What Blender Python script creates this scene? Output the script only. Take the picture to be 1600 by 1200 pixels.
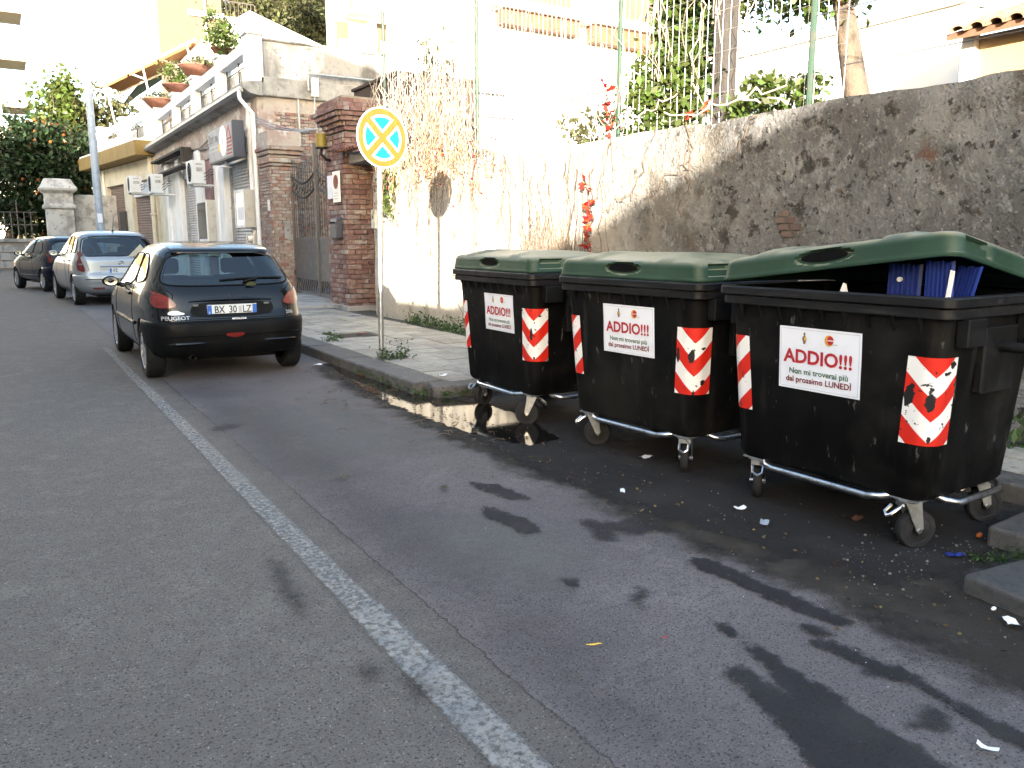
import bpy, bmesh, math, random
import numpy as np
from mathutils import Vector, Matrix, noise as mnoise
R = math.radians
random.seed(7); rng = np.random.default_rng(7)
for o in list(bpy.data.objects): bpy.data.objects.remove(o)
S = bpy.context.scene; COL = S.collection

# ------------------------------------------------------------------ camera
CAM_H = 1.5
cd = bpy.data.cameras.new('camera'); cam = bpy.data.objects.new('camera', cd); COL.objects.link(cam)
cd.sensor_width = 36.0; cd.lens = 36.0*1250/1600; cd.clip_end = 3000; cd.clip_start = .05
cam.location = (0, 0, CAM_H); cam.rotation_euler = (R(90-10.16), 0, R(-32.21)); S.camera = cam

# ------------------------------------------------------------------ sky, sun, exposure
w = bpy.data.worlds.new('World'); S.world = w; w.use_nodes = True
nt = w.node_tree; nt.nodes.clear()
sky = nt.nodes.new('ShaderNodeTexSky'); sky.sky_type = 'NISHITA'; sky.sun_disc = False
sky.sun_elevation = R(8.2); sky.sun_rotation = R(218.6); sky.dust_density = 2.0; sky.air_density = 1.0; sky.ozone_density = 1.0
bg = nt.nodes.new('ShaderNodeBackground'); bg.inputs[1].default_value = .15
wo = nt.nodes.new('ShaderNodeOutputWorld')
nt.links.new(sky.outputs[0], bg.inputs[0]); nt.links.new(bg.outputs[0], wo.inputs[0])
SUN = Vector((2.09, 2.62, -.47)).normalized()
sd = bpy.data.lights.new('sun', 'SUN'); sd.energy = 3.8; sd.angle = R(.53); sd.color = (1, .90, .76)
so = bpy.data.objects.new('sun', sd); COL.objects.link(so); so.location = (-20, -25, 12)
so.rotation_euler = SUN.to_track_quat('-Z', 'Y').to_euler()
S.view_settings.view_transform = 'Standard'; S.view_settings.look = 'None'
S.view_settings.exposure = 3.1; S.view_settings.gamma = 1; S.view_settings.use_curve_mapping = False

# ------------------------------------------------------------------ materials
MATS = {}
def _new(name):
    m = bpy.data.materials.new(name); m.use_nodes = True; MATS[name] = m
    t = m.node_tree; return m, t, t.nodes['Principled BSDF']
def _coord(t, stretch=(1, 1, 1), kind='Object'):
    c = t.nodes.new('ShaderNodeTexCoord'); mp = t.nodes.new('ShaderNodeMapping'); mp.inputs['Scale'].default_value = stretch
    oi = t.nodes.new('ShaderNodeObjectInfo'); ad = t.nodes.new('ShaderNodeVectorMath'); ad.operation = 'MULTIPLY_ADD'    # no two objects share the same grain
    t.links.new(oi.outputs['Random'], ad.inputs[0]); ad.inputs[1].default_value = (31, 17, 23); t.links.new(c.outputs[kind], ad.inputs[2])
    t.links.new(ad.outputs[0], mp.inputs[0]); return mp.outputs[0]
def _noise(t, scale, detail=6, stretch=(1, 1, 1), lo=.4, hi=.6, rough=.6, kind='Object'):
    n = t.nodes.new('ShaderNodeTexNoise'); n.inputs['Scale'].default_value = scale; n.inputs['Detail'].default_value = detail
    n.inputs['Roughness'].default_value = rough
    t.links.new(_coord(t, stretch, kind), n.inputs['Vector'])
    r = t.nodes.new('ShaderNodeMapRange'); r.interpolation_type = 'SMOOTHSTEP'
    r.inputs[1].default_value = lo; r.inputs[2].default_value = hi
    t.links.new(n.outputs['Fac'], r.inputs[0]); return r.outputs[0], n.outputs['Fac']
def _mix(t, a, b, f):
    m = t.nodes.new('ShaderNodeMix'); m.data_type = 'RGBA'
    for s, v in ((m.inputs[0], f), (m.inputs[6], a), (m.inputs[7], b)):
        if isinstance(v, (int, float)): s.default_value = v
        elif isinstance(v, tuple): s.default_value = (*v[:3], 1)
        else: t.links.new(v, s)
    return m.outputs[2]
def _math(t, op, a, b=None):
    m = t.nodes.new('ShaderNodeMath'); m.operation = op
    for s, v in zip(m.inputs, (a, b)):
        if v is None: continue
        if isinstance(v, (int, float)): s.default_value = v
        else: t.links.new(v, s)
    return m.outputs[0]
def mat(name, base, rough=.75, metal=0, layers=(), bump=None, rnd=0, island=0, coat=0, spec=.5, rough_noise=None, kind='Object', transl=0):
    m, t, p = _new(name)
    col = base
    for L in layers:                       # (colour, scale, lo, hi, stretch, strength)
        c, sc, lo, hi = L[:4]; st = L[4] if len(L) > 4 else (1, 1, 1); k = L[5] if len(L) > 5 else 1
        f, _ = _noise(t, sc, 7, st, lo, hi, kind=kind)
        if k != 1: f = _math(t, 'MULTIPLY', f, k)
        col = _mix(t, col, c, f)
    if rnd or island:
        if rnd: s = t.nodes.new('ShaderNodeObjectInfo').outputs['Random']; a = rnd
        else: s = t.nodes.new('ShaderNodeNewGeometry').outputs['Random Per Island']; a = island
        h = t.nodes.new('ShaderNodeHueSaturation')
        v = _math(t, 'MULTIPLY_ADD', s, 2*a); v.node.inputs[2].default_value = 1-a
        t.links.new(v, h.inputs['Value'])
        hv = _math(t, 'MULTIPLY_ADD', s, .04*a/.3); hv.node.inputs[2].default_value = .5-.02*a/.3
        t.links.new(hv, h.inputs['Hue'])
        if isinstance(col, tuple): h.inputs['Color'].default_value = (*col, 1)
        else: t.links.new(col, h.inputs['Color'])
        col = h.outputs[0]
    if isinstance(col, tuple): p.inputs['Base Color'].default_value = (*col, 1)
    else: t.links.new(col, p.inputs['Base Color'])
    p.inputs['Roughness'].default_value = rough; p.inputs['Metallic'].default_value = metal
    p.inputs['Specular IOR Level'].default_value = spec
    if coat: p.inputs['Coat Weight'].default_value = coat; p.inputs['Coat Roughness'].default_value = .04
    if rough_noise:
        sc, a, b = rough_noise; f, _ = _noise(t, sc, 6, lo=.35, hi=.65)
        r = t.nodes.new('ShaderNodeMapRange'); r.inputs[3].default_value = a; r.inputs[4].default_value = b
        t.links.new(f, r.inputs[0]); t.links.new(r.outputs[0], p.inputs['Roughness'])
    if bump:
        acc = None
        for sc, st, ds in bump:
            b = t.nodes.new('ShaderNodeBump'); b.inputs['Strength'].default_value = st; b.inputs['Distance'].default_value = ds
            _, f = _noise(t, sc, 8, kind=kind); t.links.new(f, b.inputs['Height'])
            if acc: t.links.new(acc, b.inputs['Normal'])
            acc = b.outputs[0]
        t.links.new(acc, p.inputs['Normal'])
    if transl:
        tr = t.nodes.new('ShaderNodeBsdfTranslucent'); mx = t.nodes.new('ShaderNodeMixShader'); mx.inputs[0].default_value = transl
        if isinstance(col, tuple): tr.inputs[0].default_value = (*col, 1)
        else: t.links.new(col, tr.inputs[0])
        t.links.new(p.outputs[0], mx.inputs[1]); t.links.new(tr.outputs[0], mx.inputs[2])
        t.links.new(mx.outputs[0], t.nodes['Material Output'].inputs[0])
    return m
def decal(name, color, rough, nscale=3, width=.5, spec=.5, strength=1, bumpn=None, layers=(), stretch=(1, 1, 1)):
    """flat print / wet mark: opacity from vertex attribute 'fade' broken up by noise"""
    m, t, p = _new(name)
    col = color
    for c, sc, lo, hi in layers: col = _mix(t, col, c, _noise(t, sc, 7, lo=lo, hi=hi)[0])
    if isinstance(col, tuple): p.inputs['Base Color'].default_value = (*col, 1)
    else: t.links.new(col, p.inputs['Base Color'])
    p.inputs['Roughness'].default_value = rough; p.inputs['Specular IOR Level'].default_value = spec
    a = t.nodes.new('ShaderNodeAttribute'); a.attribute_name = 'fade'
    _, f = _noise(t, nscale, 9, stretch, rough=.7)
    s = _math(t, 'ADD', a.outputs['Fac'], _math(t, 'MULTIPLY', _math(t, 'SUBTRACT', f, .5), 2.2))
    r = t.nodes.new('ShaderNodeMapRange'); r.interpolation_type = 'SMOOTHSTEP'
    r.inputs[1].default_value = .5-width/2; r.inputs[2].default_value = .5+width/2; r.inputs[4].default_value = strength
    t.links.new(s, r.inputs[0]); t.links.new(r.outputs[0], p.inputs['Alpha'])
    if bumpn:
        b = t.nodes.new('ShaderNodeBump'); b.inputs['Strength'].default_value = bumpn[1]; b.inputs['Distance'].default_value = .01
        _, ff = _noise(t, bumpn[0], 5); t.links.new(ff, b.inputs['Height']); t.links.new(b.outputs[0], p.inputs['Normal'])
    return m
def glass(name, tint=(.3, .34, .34), refl=1.0, rough=.02):
    m, t, p = _new(name); t.nodes.remove(p)
    tr = t.nodes.new('ShaderNodeBsdfTransparent'); tr.inputs[0].default_value = (*tint, 1)
    gl = t.nodes.new('ShaderNodeBsdfGlossy'); gl.inputs['Roughness'].default_value = rough; gl.inputs[0].default_value = (refl, refl, refl, 1)
    fr = t.nodes.new('ShaderNodeFresnel'); fr.inputs[0].default_value = 1.55
    f = _math(t, 'MULTIPLY_ADD', fr.outputs[0], .9); f.node.inputs[2].default_value = .03
    mx = t.nodes.new('ShaderNodeMixShader'); t.links.new(f, mx.inputs[0])
    t.links.new(tr.outputs[0], mx.inputs[1]); t.links.new(gl.outputs[0], mx.inputs[2]); t.links.new(mx.outputs[0], t.nodes['Material Output'].inputs[0])
    return m

ASP_S = ((.24, .24, .235), 240, .60, .70)
mat('asphalt', (.137, .121, .109), .88, spec=.25, layers=[((.122, .107, .096), .6, .3, .75), ((.160, .143, .128), 4, .45, .7), ((.112, .099, .090), 22, .45, .68), ((.048, .044, .041), 95, .54, .62), ((.32, .30, .28), 130, .615, .67), ((.094, .082, .074), 1.3, .60, .75, (1, .25, 1))], bump=[(110, .8, .008), (3, .15, .02)])
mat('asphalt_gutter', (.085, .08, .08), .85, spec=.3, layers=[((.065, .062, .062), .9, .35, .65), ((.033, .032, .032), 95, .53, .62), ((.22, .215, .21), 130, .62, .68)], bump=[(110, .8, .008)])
mat('soil', (.09, .075, .055), .95, layers=[((.05, .05, .03), 2, .4, .6)], bump=[(20, .5, .03)])
mat('basalt', (.072, .070, .070), .75, layers=[((.11, .107, .104), 4, .45, .65), ((.05, .05, .05), 30, .5, .6)], bump=[(25, .4, .01), (120, .3, .004)], rnd=.2)
mat('tile', (.30, .285, .25), .8, layers=[((.20, .19, .165), 3, .4, .7), ((.12, .115, .10), 14, .56, .72), ((.36, .34, .31), 60, .55, .65)], bump=[(60, .3, .004)], rnd=.16)
mat('joint', (.06, .058, .05), .95, bump=[(40, .5, .01)])
mat('iron', (.07, .068, .066), .6, .5, layers=[((.09, .05, .03), 9, .45, .7)], bump=[(30, .2, .004)])
mat('plaster_wall', (.150, .149, .148), .95, spec=.2, layers=[((.100, .098, .096), .9, .42, .60), ((.205, .204, .202), 1.7, .52, .64), ((.082, .071, .058), 1.0, .56, .68, (1, 1, .6)), ((.225, .224, .222), 9, .53, .66, (1, 1, 1), .8), ((.05, .047, .043), 4.2, .575, .65), ((.036, .034, .031), 12, .585, .65), ((.28, .278, .272), 30, .585, .68, (1, 1, 1), .8), ((.045, .042, .038), 46, .60, .68), ((.12, .075, .06), 2.7, .63, .70)], bump=[(3.5, .7, .09), (12, .9, .07), (45, .8, .03)])
mat('plaster_pale', (.62, .585, .52), .93, layers=[((.46, .42, .36), .9, .4, .62), ((.70, .67, .61), 3.5, .5, .7), ((.27, .235, .19), 5, .6, .72), ((.3, .27, .23), 2.2, .56, .72, (1, 1, .3))], bump=[(5, .5, .04), (30, .5, .012)])
mat('cement_stained', (.31, .305, .30), .9, layers=[((.56, .555, .545), 1.1, .48, .62, (1, 1, .35)), ((.115, .112, .108), 1.5, .45, .60, (1, 1, .22)), ((.2, .19, .18), 9, .5, .7)], bump=[(9, .35, .015), (60, .3, .005)])
mat('cement', (.33, .325, .315), .9, layers=[((.19, .185, .175), 1.6, .42, .64), ((.36, .35, .33), 5, .52, .7), ((.10, .10, .095), 7, .60, .72)], bump=[(18, .4, .01)])
mat('old_plaster', (.42, .37, .325), .92, layers=[((.34, .25, .215), 1.3, .42, .6), ((.58, .555, .52), 2.6, .52, .66), ((.17, .145, .12), 5, .58, .7), ((.32, .20, .15), 3, .58, .7)], bump=[(7, .5, .03), (40, .4, .008)])
mat('pink_plaster', (.31, .17, .15), .9, layers=[((.20, .10, .085), 2, .4, .65), ((.36, .24, .21), 6, .58, .72)], bump=[(20, .3, .006)])
mat('white_wall', (.80, .80, .80), .85, layers=[((.70, .70, .69), 1.4, .45, .7), ((.46, .45, .43), 4, .6, .76)], bump=[(20, .2, .005)])
mat('white_paint', (.80, .80, .79), .6, layers=[((.66, .65, .62), 2.2, .48, .68, (1, 1, .4)), ((.30, .28, .25), 8, .62, .74)], bump=[(25, .2, .004)])
mat('cream_wall', (.62, .57, .45), .88, layers=[((.5, .45, .35), 1.6, .45, .7), ((.35, .31, .24), 6, .62, .76)], bump=[(20, .25, .006)])
mat('beige_block', (.105, .08, .058), .88, layers=[((.09, .069, .05), 1, .4, .7)])
mat('balcony_beige', (.80, .62, .42), .88)
mat('far_white', (.78, .76, .72), .9, layers=[((.66, .63, .58), .5, .4, .7)])
mat('ochre_band', (.23, .155, .045), .75, layers=[((.19, .125, .038), 2, .4, .7), ((.16, .12, .055), 7, .62, .76)])
mat('ochre_wall', (.30, .215, .12), .9, layers=[((.25, .18, .10), 2, .4, .7)], bump=[(20, .3, .006)])
mat('brick', (.205, .120, .108), .93, spec=.2, layers=[((.27, .20, .18), 5, .45, .65), ((.14, .088, .076), 12, .5, .68), ((.33, .31, .295), 1.6, .52, .66), ((.09, .07, .063), 1.1, .60, .72)], bump=[(28, .6, .015)], rnd=.22)
mat('brick_tan', (.32, .255, .215), .95, spec=.2, layers=[((.39, .34, .30), 4, .45, .65), ((.20, .155, .13), 10, .5, .66), ((.31, .165, .135), 1.3, .50, .62, (1, 1, 1)), ((.39, .38, .36), 2.0, .54, .68)], bump=[(28, .6, .015)], rnd=.16)
mat('mortar', (.23, .20, .17), .95, layers=[((.30, .27, .23), 3, .45, .65), ((.13, .11, .09), 8, .55, .7)], bump=[(30, .5, .012)])
mat('terracotta', (.17, .07, .045), .85, layers=[((.13, .058, .038), 8, .4, .65)], rnd=.12)
mat('rooftile', (.30, .19, .11), .9, layers=[((.22, .13, .075), 5, .4, .65)], rnd=.25)
mat('shutter', (.50, .48, .47), .55, .1, layers=[((.22, .16, .13), 2.5, .52, .72), ((.45, .435, .43), 1.6, .45, .65)], rough_noise=(4, .4, .65))
mat('shutter_brown', (.23, .165, .135), .6, .1, layers=[((.16, .11, .09), 3, .45, .7)])
mat('grey_metal', (.40, .41, .42), .45, .7, layers=[((.28, .28, .28), 9, .45, .7)])
mat('galv', (.46, .48, .50), .38, .85, layers=[((.34, .35, .36), 14, .45, .65)])
mat('pole_blue', (.36, .42, .50), .5, .2, layers=[((.28, .33, .40), 3, .45, .65)])
mat('steel', (.58, .58, .60), .28, 1.0, layers=[((.36, .35, .34), 25, .5, .68)])
mat('dark_iron', (.075, .072, .072), .55, .5, layers=[((.12, .085, .065), 12, .5, .68)])
mat('gate_metal', (.125, .115, .108), .6, .1, layers=[((.16, .15, .14), 5, .45, .7), ((.12, .085, .065), 14, .6, .75)])
mat('ac_white', (.62, .64, .66), .5, layers=[((.5, .5, .5), 6, .55, .75)])
mat('dark_hole', (.005, .005, .006), .9, spec=.05)
mat('sign_dark', (.05, .055, .075), .5)
mat('box_beige', (.52, .49, .43), .5, layers=[((.42, .39, .34), 4, .5, .7)])
mat('paper', (.78, .79, .82), .7)
mat('paper_cool', (.70, .74, .84), .55, layers=[((.64, .68, .78), 5, .45, .7)])
mat('yellow_plastic', (.20, .15, .02), .5)
mat('black_plastic', (.0045, .0045, .005), .5, spec=.3, layers=[((.009, .009, .0095), 4, .45, .7)], rough_noise=(8, .4, .62))
mat('bin_black', (.0026, .0026, .0029), .5, spec=.12, layers=[((.0050, .0050, .0052), 3, .45, .7, (1, 1, .4)), ((.022, .022, .021), 45, .675, .74), ((.010, .0095, .009), 1.6, .55, .75, (1, 1, 2.5)), ((.022, .021, .0195), 9, .54, .72, (1, 1, .12), .7), ((.09, .09, .085), 20, .645, .69, (1, 1, .3), .8), ((.014, .0135, .012), 1.2, .5, .7)], rough_noise=(4, .42, .66), bump=[(60, .08, .003)])
mat('bin_rim', (.0055, .0055, .0065), .5, spec=.3, layers=[((.024, .024, .026), 7, .5, .7, (.3, 1, 6)), ((.06, .06, .06), 60, .64, .74)], rough_noise=(9, .42, .65))
mat('lid_green', (.017, .042, .027), .5, spec=.3, layers=[((.024, .054, .036), 3, .45, .65)], rough_noise=(5, .38, .6))
mat('rubber', (.014, .014, .016), .75, spec=.3, layers=[((.028, .028, .03), 16, .5, .7)])
mat('tyre', (.008, .008, .0085), .8, spec=.3, layers=[((.018, .017, .016), 12, .5, .7)])
mat('rim_alloy', (.42, .42, .43), .35, .7, layers=[((.25, .24, .23), 12, .5, .7)])
mat('blue_plastic', (.012, .028, .19), .4, layers=[((.010, .022, .15), 5, .45, .65)])
mat('paint_black', (.0016, .0019, .0036), .25, spec=.12, coat=.62, layers=[((.0055, .005, .0045), 5, .55, .75)])
mat('paint_blue', (.002, .004, .012), .25, spec=.15, coat=.5)
mat('paint_silver', (.33, .34, .355), .34, .5, coat=.5, layers=[((.30, .31, .325), 6, .5, .7)])
mat('car_trim', (.0045, .0045, .005), .5, spec=.12, layers=[((.011, .010, .0095), 4, .5, .72)], rough_noise=(6, .38, .62))
mat('car_inside', (.02, .02, .022), .85)
mat('lamp_red', (.155, .012, .009), .16, coat=.6, layers=[((.11, .007, .006), 18, .45, .6, (.4, .4, 3))])
mat('lamp_orange', (.45, .09, .02), .2, coat=.6)
mat('lamp_clear', (.16, .16, .15), .15, coat=.6)
mat('plate_white', (.66, .68, .70), .35)
mat('plate_blue', (.03, .12, .45), .35)
mat('ink_black', (.015, .015, .017), .5)
mat('ink_grey', (.40, .41, .43), .5)
mat('shed_brown', (.055, .038, .03), .9)
mat('ink_dim', (.10, .095, .10), .6)
mat('ink_red', (.36, .012, .022), .6)
mat('ink_darkred', (.16, .015, .022), .6)
mat('ink_green', (.06, .13, .075), .6)
mat('ink_orange', (.62, .28, .03), .6)
mat('ink_yellow', (.70, .45, .05), .6)
mat('ink_brown', (.16, .10, .07), .6)
mat('chrome', (.55, .55, .57), .12, 1.0)
mat('sign_white', (.80, .80, .78), .45)
mat('paper_dull', (.34, .34, .36), .6, layers=[((.27, .265, .27), 3, .45, .7)])
mat('awning_cloth', (.20, .095, .035), .9)
mat('brick_old', (.105, .070, .060), .95, layers=[((.075, .06, .052), 8, .45, .65)], bump=[(28, .6, .012)], rnd=.2)
mat('stone_pale', (.50, .485, .45), .92, layers=[((.29, .275, .25), 2.2, .45, .65), ((.16, .15, .135), 6, .56, .7)], bump=[(9, .5, .03), (40, .4, .008)])
mat('sign_amber', (.165, .082, .011), .5, layers=[((.19, .10, .015), 7, .45, .65, (6, 1, .6))])
mat('sign_blue', (.0, .125, .14), .5)
mat('green_post', (.018, .045, .028), .5, layers=[((.05, .043, .036), 9, .5, .7)])
mat('wire', (.5, .5, .48), .5, .4)
mat('wood_old', (.045, .040, .037), .9, layers=[((.03, .026, .024), 5, .45, .65, (6, 6, .5))], bump=[(12, .5, .02)])
mat('bark', (.10, .075, .056), .95, layers=[((.045, .036, .029), 7, .45, .62, (1, 1, .35))], bump=[(9, .8, .05), (35, .5, .015)])
mat('fascia_brown', (.15, .075, .045), .85, layers=[((.11, .055, .033), 4, .45, .65)])
mat('leaf_dark', (.016, .030, .010), .5, spec=.3, island=.5, transl=.2)
mat('leaf_mid', (.060, .085, .018), .5, spec=.3, island=.5, transl=.3)
mat('leaf_olive', (.062, .064, .026), .6, spec=.3, island=.5, transl=.2)
mat('grit_grey', (.13, .12, .11), .9, island=.6)
mat('dead_leaf', (.10, .065, .032), .8, spec=.2, island=.6)
mat('leaf_red', (.26, .018, .012), .6, spec=.3, island=.4, transl=.3)
mat('leaf_weed', (.045, .085, .022), .6, island=.4, transl=.25)
mat('orange_fruit', (.30, .075, .008), .5)
mat('vine_dry', (.24, .155, .095), .9, island=.4)
mat('vine_dark', (.10, .072, .052), .9, island=.35)
mat('vine_pale', (.36, .30, .24), .9, island=.4)
mat('moss', (.035, .045, .015), .95, bump=[(60, .6, .02)])
mat('facade_ochre', (.46, .43, .38), .9, layers=[((.40, .375, .33), .8, .4, .7)])
mat('facade_rose', (.44, .405, .37), .9, layers=[((.37, .34, .31), .8, .4, .7)])
mat('facade_glass', (.03, .035, .04), .1)
mat('hill', (.10, .115, .05), .95)
glass('glass_car', (.16, .25, .29)); glass('glass_clear', (.6, .62, .6), rough=.03); glass('glass_panel', (.45, .45, .42), rough=.25)
decal('asphalt_bay', (.162, .142, .140), .86, 7, .5, spec=.25, strength=.97, bumpn=(110, .8), layers=[((.138, .121, .121), .8, .40, .62), ((.190, .170, .163), 1.5, .52, .70), ((.124, .110, .108), 22, .45, .68), ((.052, .047, .047), 95, .535, .62), ((.33, .31, .30), 130, .615, .67)])
decal('road_paint', (.275, .255, .235), .8, 38, .8, layers=[((.20, .20, .20), 6, .4, .65), ((.08, .08, .08), 90, .55, .68)])
decal('wet_dark', (.026, .0245, .025), .75, 13.0, .5, strength=.80, spec=.2, layers=[((.040, .037, .036), 2.5, .5, .68)])
decal('wet_soft', (.028, .027, .027), .7, 12.0, .8, strength=.62, spec=.2)
decal('dirt_brown', (.040, .034, .028), .88, 3.5, .8, strength=.85, spec=.15, bumpn=(60, .7), layers=[((.065, .056, .046), 2.2, .45, .65), ((.022, .02, .018), 6, .5, .66)])
decal('dust_pale', (.16, .155, .14), .95, 4, 1.3, strength=.38)
decal('worn_dark', (.060, .053, .053), .85, 2.5, 1.3, strength=.25, spec=.25)
decal('oil_faint', (.035, .033, .033), .75, 16, 1.0, strength=.45, spec=.2)
decal('puddle_water', (.010, .009, .008), .03, 5, .15, spec=.5, bumpn=(22, .05))

# wall colour turns paler towards the gate, the change broken up by noise
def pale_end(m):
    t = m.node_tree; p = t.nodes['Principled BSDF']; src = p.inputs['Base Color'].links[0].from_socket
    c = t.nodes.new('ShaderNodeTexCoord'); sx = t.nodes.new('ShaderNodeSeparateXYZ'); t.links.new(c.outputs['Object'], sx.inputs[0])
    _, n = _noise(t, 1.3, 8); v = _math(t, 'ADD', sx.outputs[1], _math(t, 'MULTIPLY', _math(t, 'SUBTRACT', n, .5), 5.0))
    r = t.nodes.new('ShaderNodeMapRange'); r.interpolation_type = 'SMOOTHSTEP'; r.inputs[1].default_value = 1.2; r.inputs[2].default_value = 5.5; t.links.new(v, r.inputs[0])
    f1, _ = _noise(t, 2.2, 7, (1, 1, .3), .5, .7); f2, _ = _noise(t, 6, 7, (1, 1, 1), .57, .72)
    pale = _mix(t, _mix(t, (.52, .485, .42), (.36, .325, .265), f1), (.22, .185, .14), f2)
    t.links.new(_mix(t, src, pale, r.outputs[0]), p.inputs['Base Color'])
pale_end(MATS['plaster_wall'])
# green lid: pale dust lies on upward faces
def dusty(m, color, amt, lo=.35, hi=.9):
    t = m.node_tree; p = t.nodes['Principled BSDF']; src = p.inputs['Base Color'].links[0].from_socket
    g = t.nodes.new('ShaderNodeNewGeometry'); sx = t.nodes.new('ShaderNodeSeparateXYZ'); t.links.new(g.outputs['Normal'], sx.inputs[0])
    r = t.nodes.new('ShaderNodeMapRange'); r.interpolation_type = 'SMOOTHSTEP'; r.inputs[1].default_value = lo; r.inputs[2].default_value = hi
    t.links.new(sx.outputs[2], r.inputs[0]); f, _ = _noise(t, 5, 8, lo=.2, hi=.7)
    t.links.new(_mix(t, src, color, _math(t, 'MULTIPLY', _math(t, 'MULTIPLY', r.outputs[0], f), amt)), p.inputs['Base Color'])
dusty(MATS['lid_green'], (.25, .235, .155), 1.0, .3, .97)
dusty(MATS['paint_black'], (.07, .062, .05), .35, .75, .99)

# red and white reflective tape: flat print in UV space (u = distance from the bin's edge, v = height)
def chevron():
    m, t, p = _new('chevron_tape')
    uv = t.nodes.new('ShaderNodeUVMap'); sx = t.nodes.new('ShaderNodeSeparateXYZ'); t.links.new(uv.outputs[0], sx.inputs[0])
    a = _math(t, 'ABSOLUTE', sx.outputs[0])
    v = _math(t, 'SUBTRACT', sx.outputs[1], _math(t, 'MULTIPLY', a, .95))
    fr = _math(t, 'FRACT', _math(t, 'ADD', _math(t, 'DIVIDE', v, .212), 10.0))
    k = _math(t, 'GREATER_THAN', fr, .5)
    col = _mix(t, (.74, .75, .76), (.56, .018, .008), k)
    # torn patches: a few fixed tears plus scuffs, different on every bin
    f1, _ = _noise(t, 26, 6, lo=.63, hi=.65); col = _mix(t, col, (.02, .02, .02), f1)
    at = t.nodes.new('ShaderNodeAttribute'); at.attribute_name = 'tear'
    _, n2 = _noise(t, 22, 8, rough=.7)
    s = _math(t, 'ADD', at.outputs['Fac'], _math(t, 'MULTIPLY', _math(t, 'SUBTRACT', n2, .5), 1.9))
    tear = _math(t, 'GREATER_THAN', s, .5); col = _mix(t, col, (.012, .012, .013), tear)
    t.links.new(col, p.inputs['Base Color']); p.inputs['Roughness'].default_value = .4
chevron()

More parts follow.
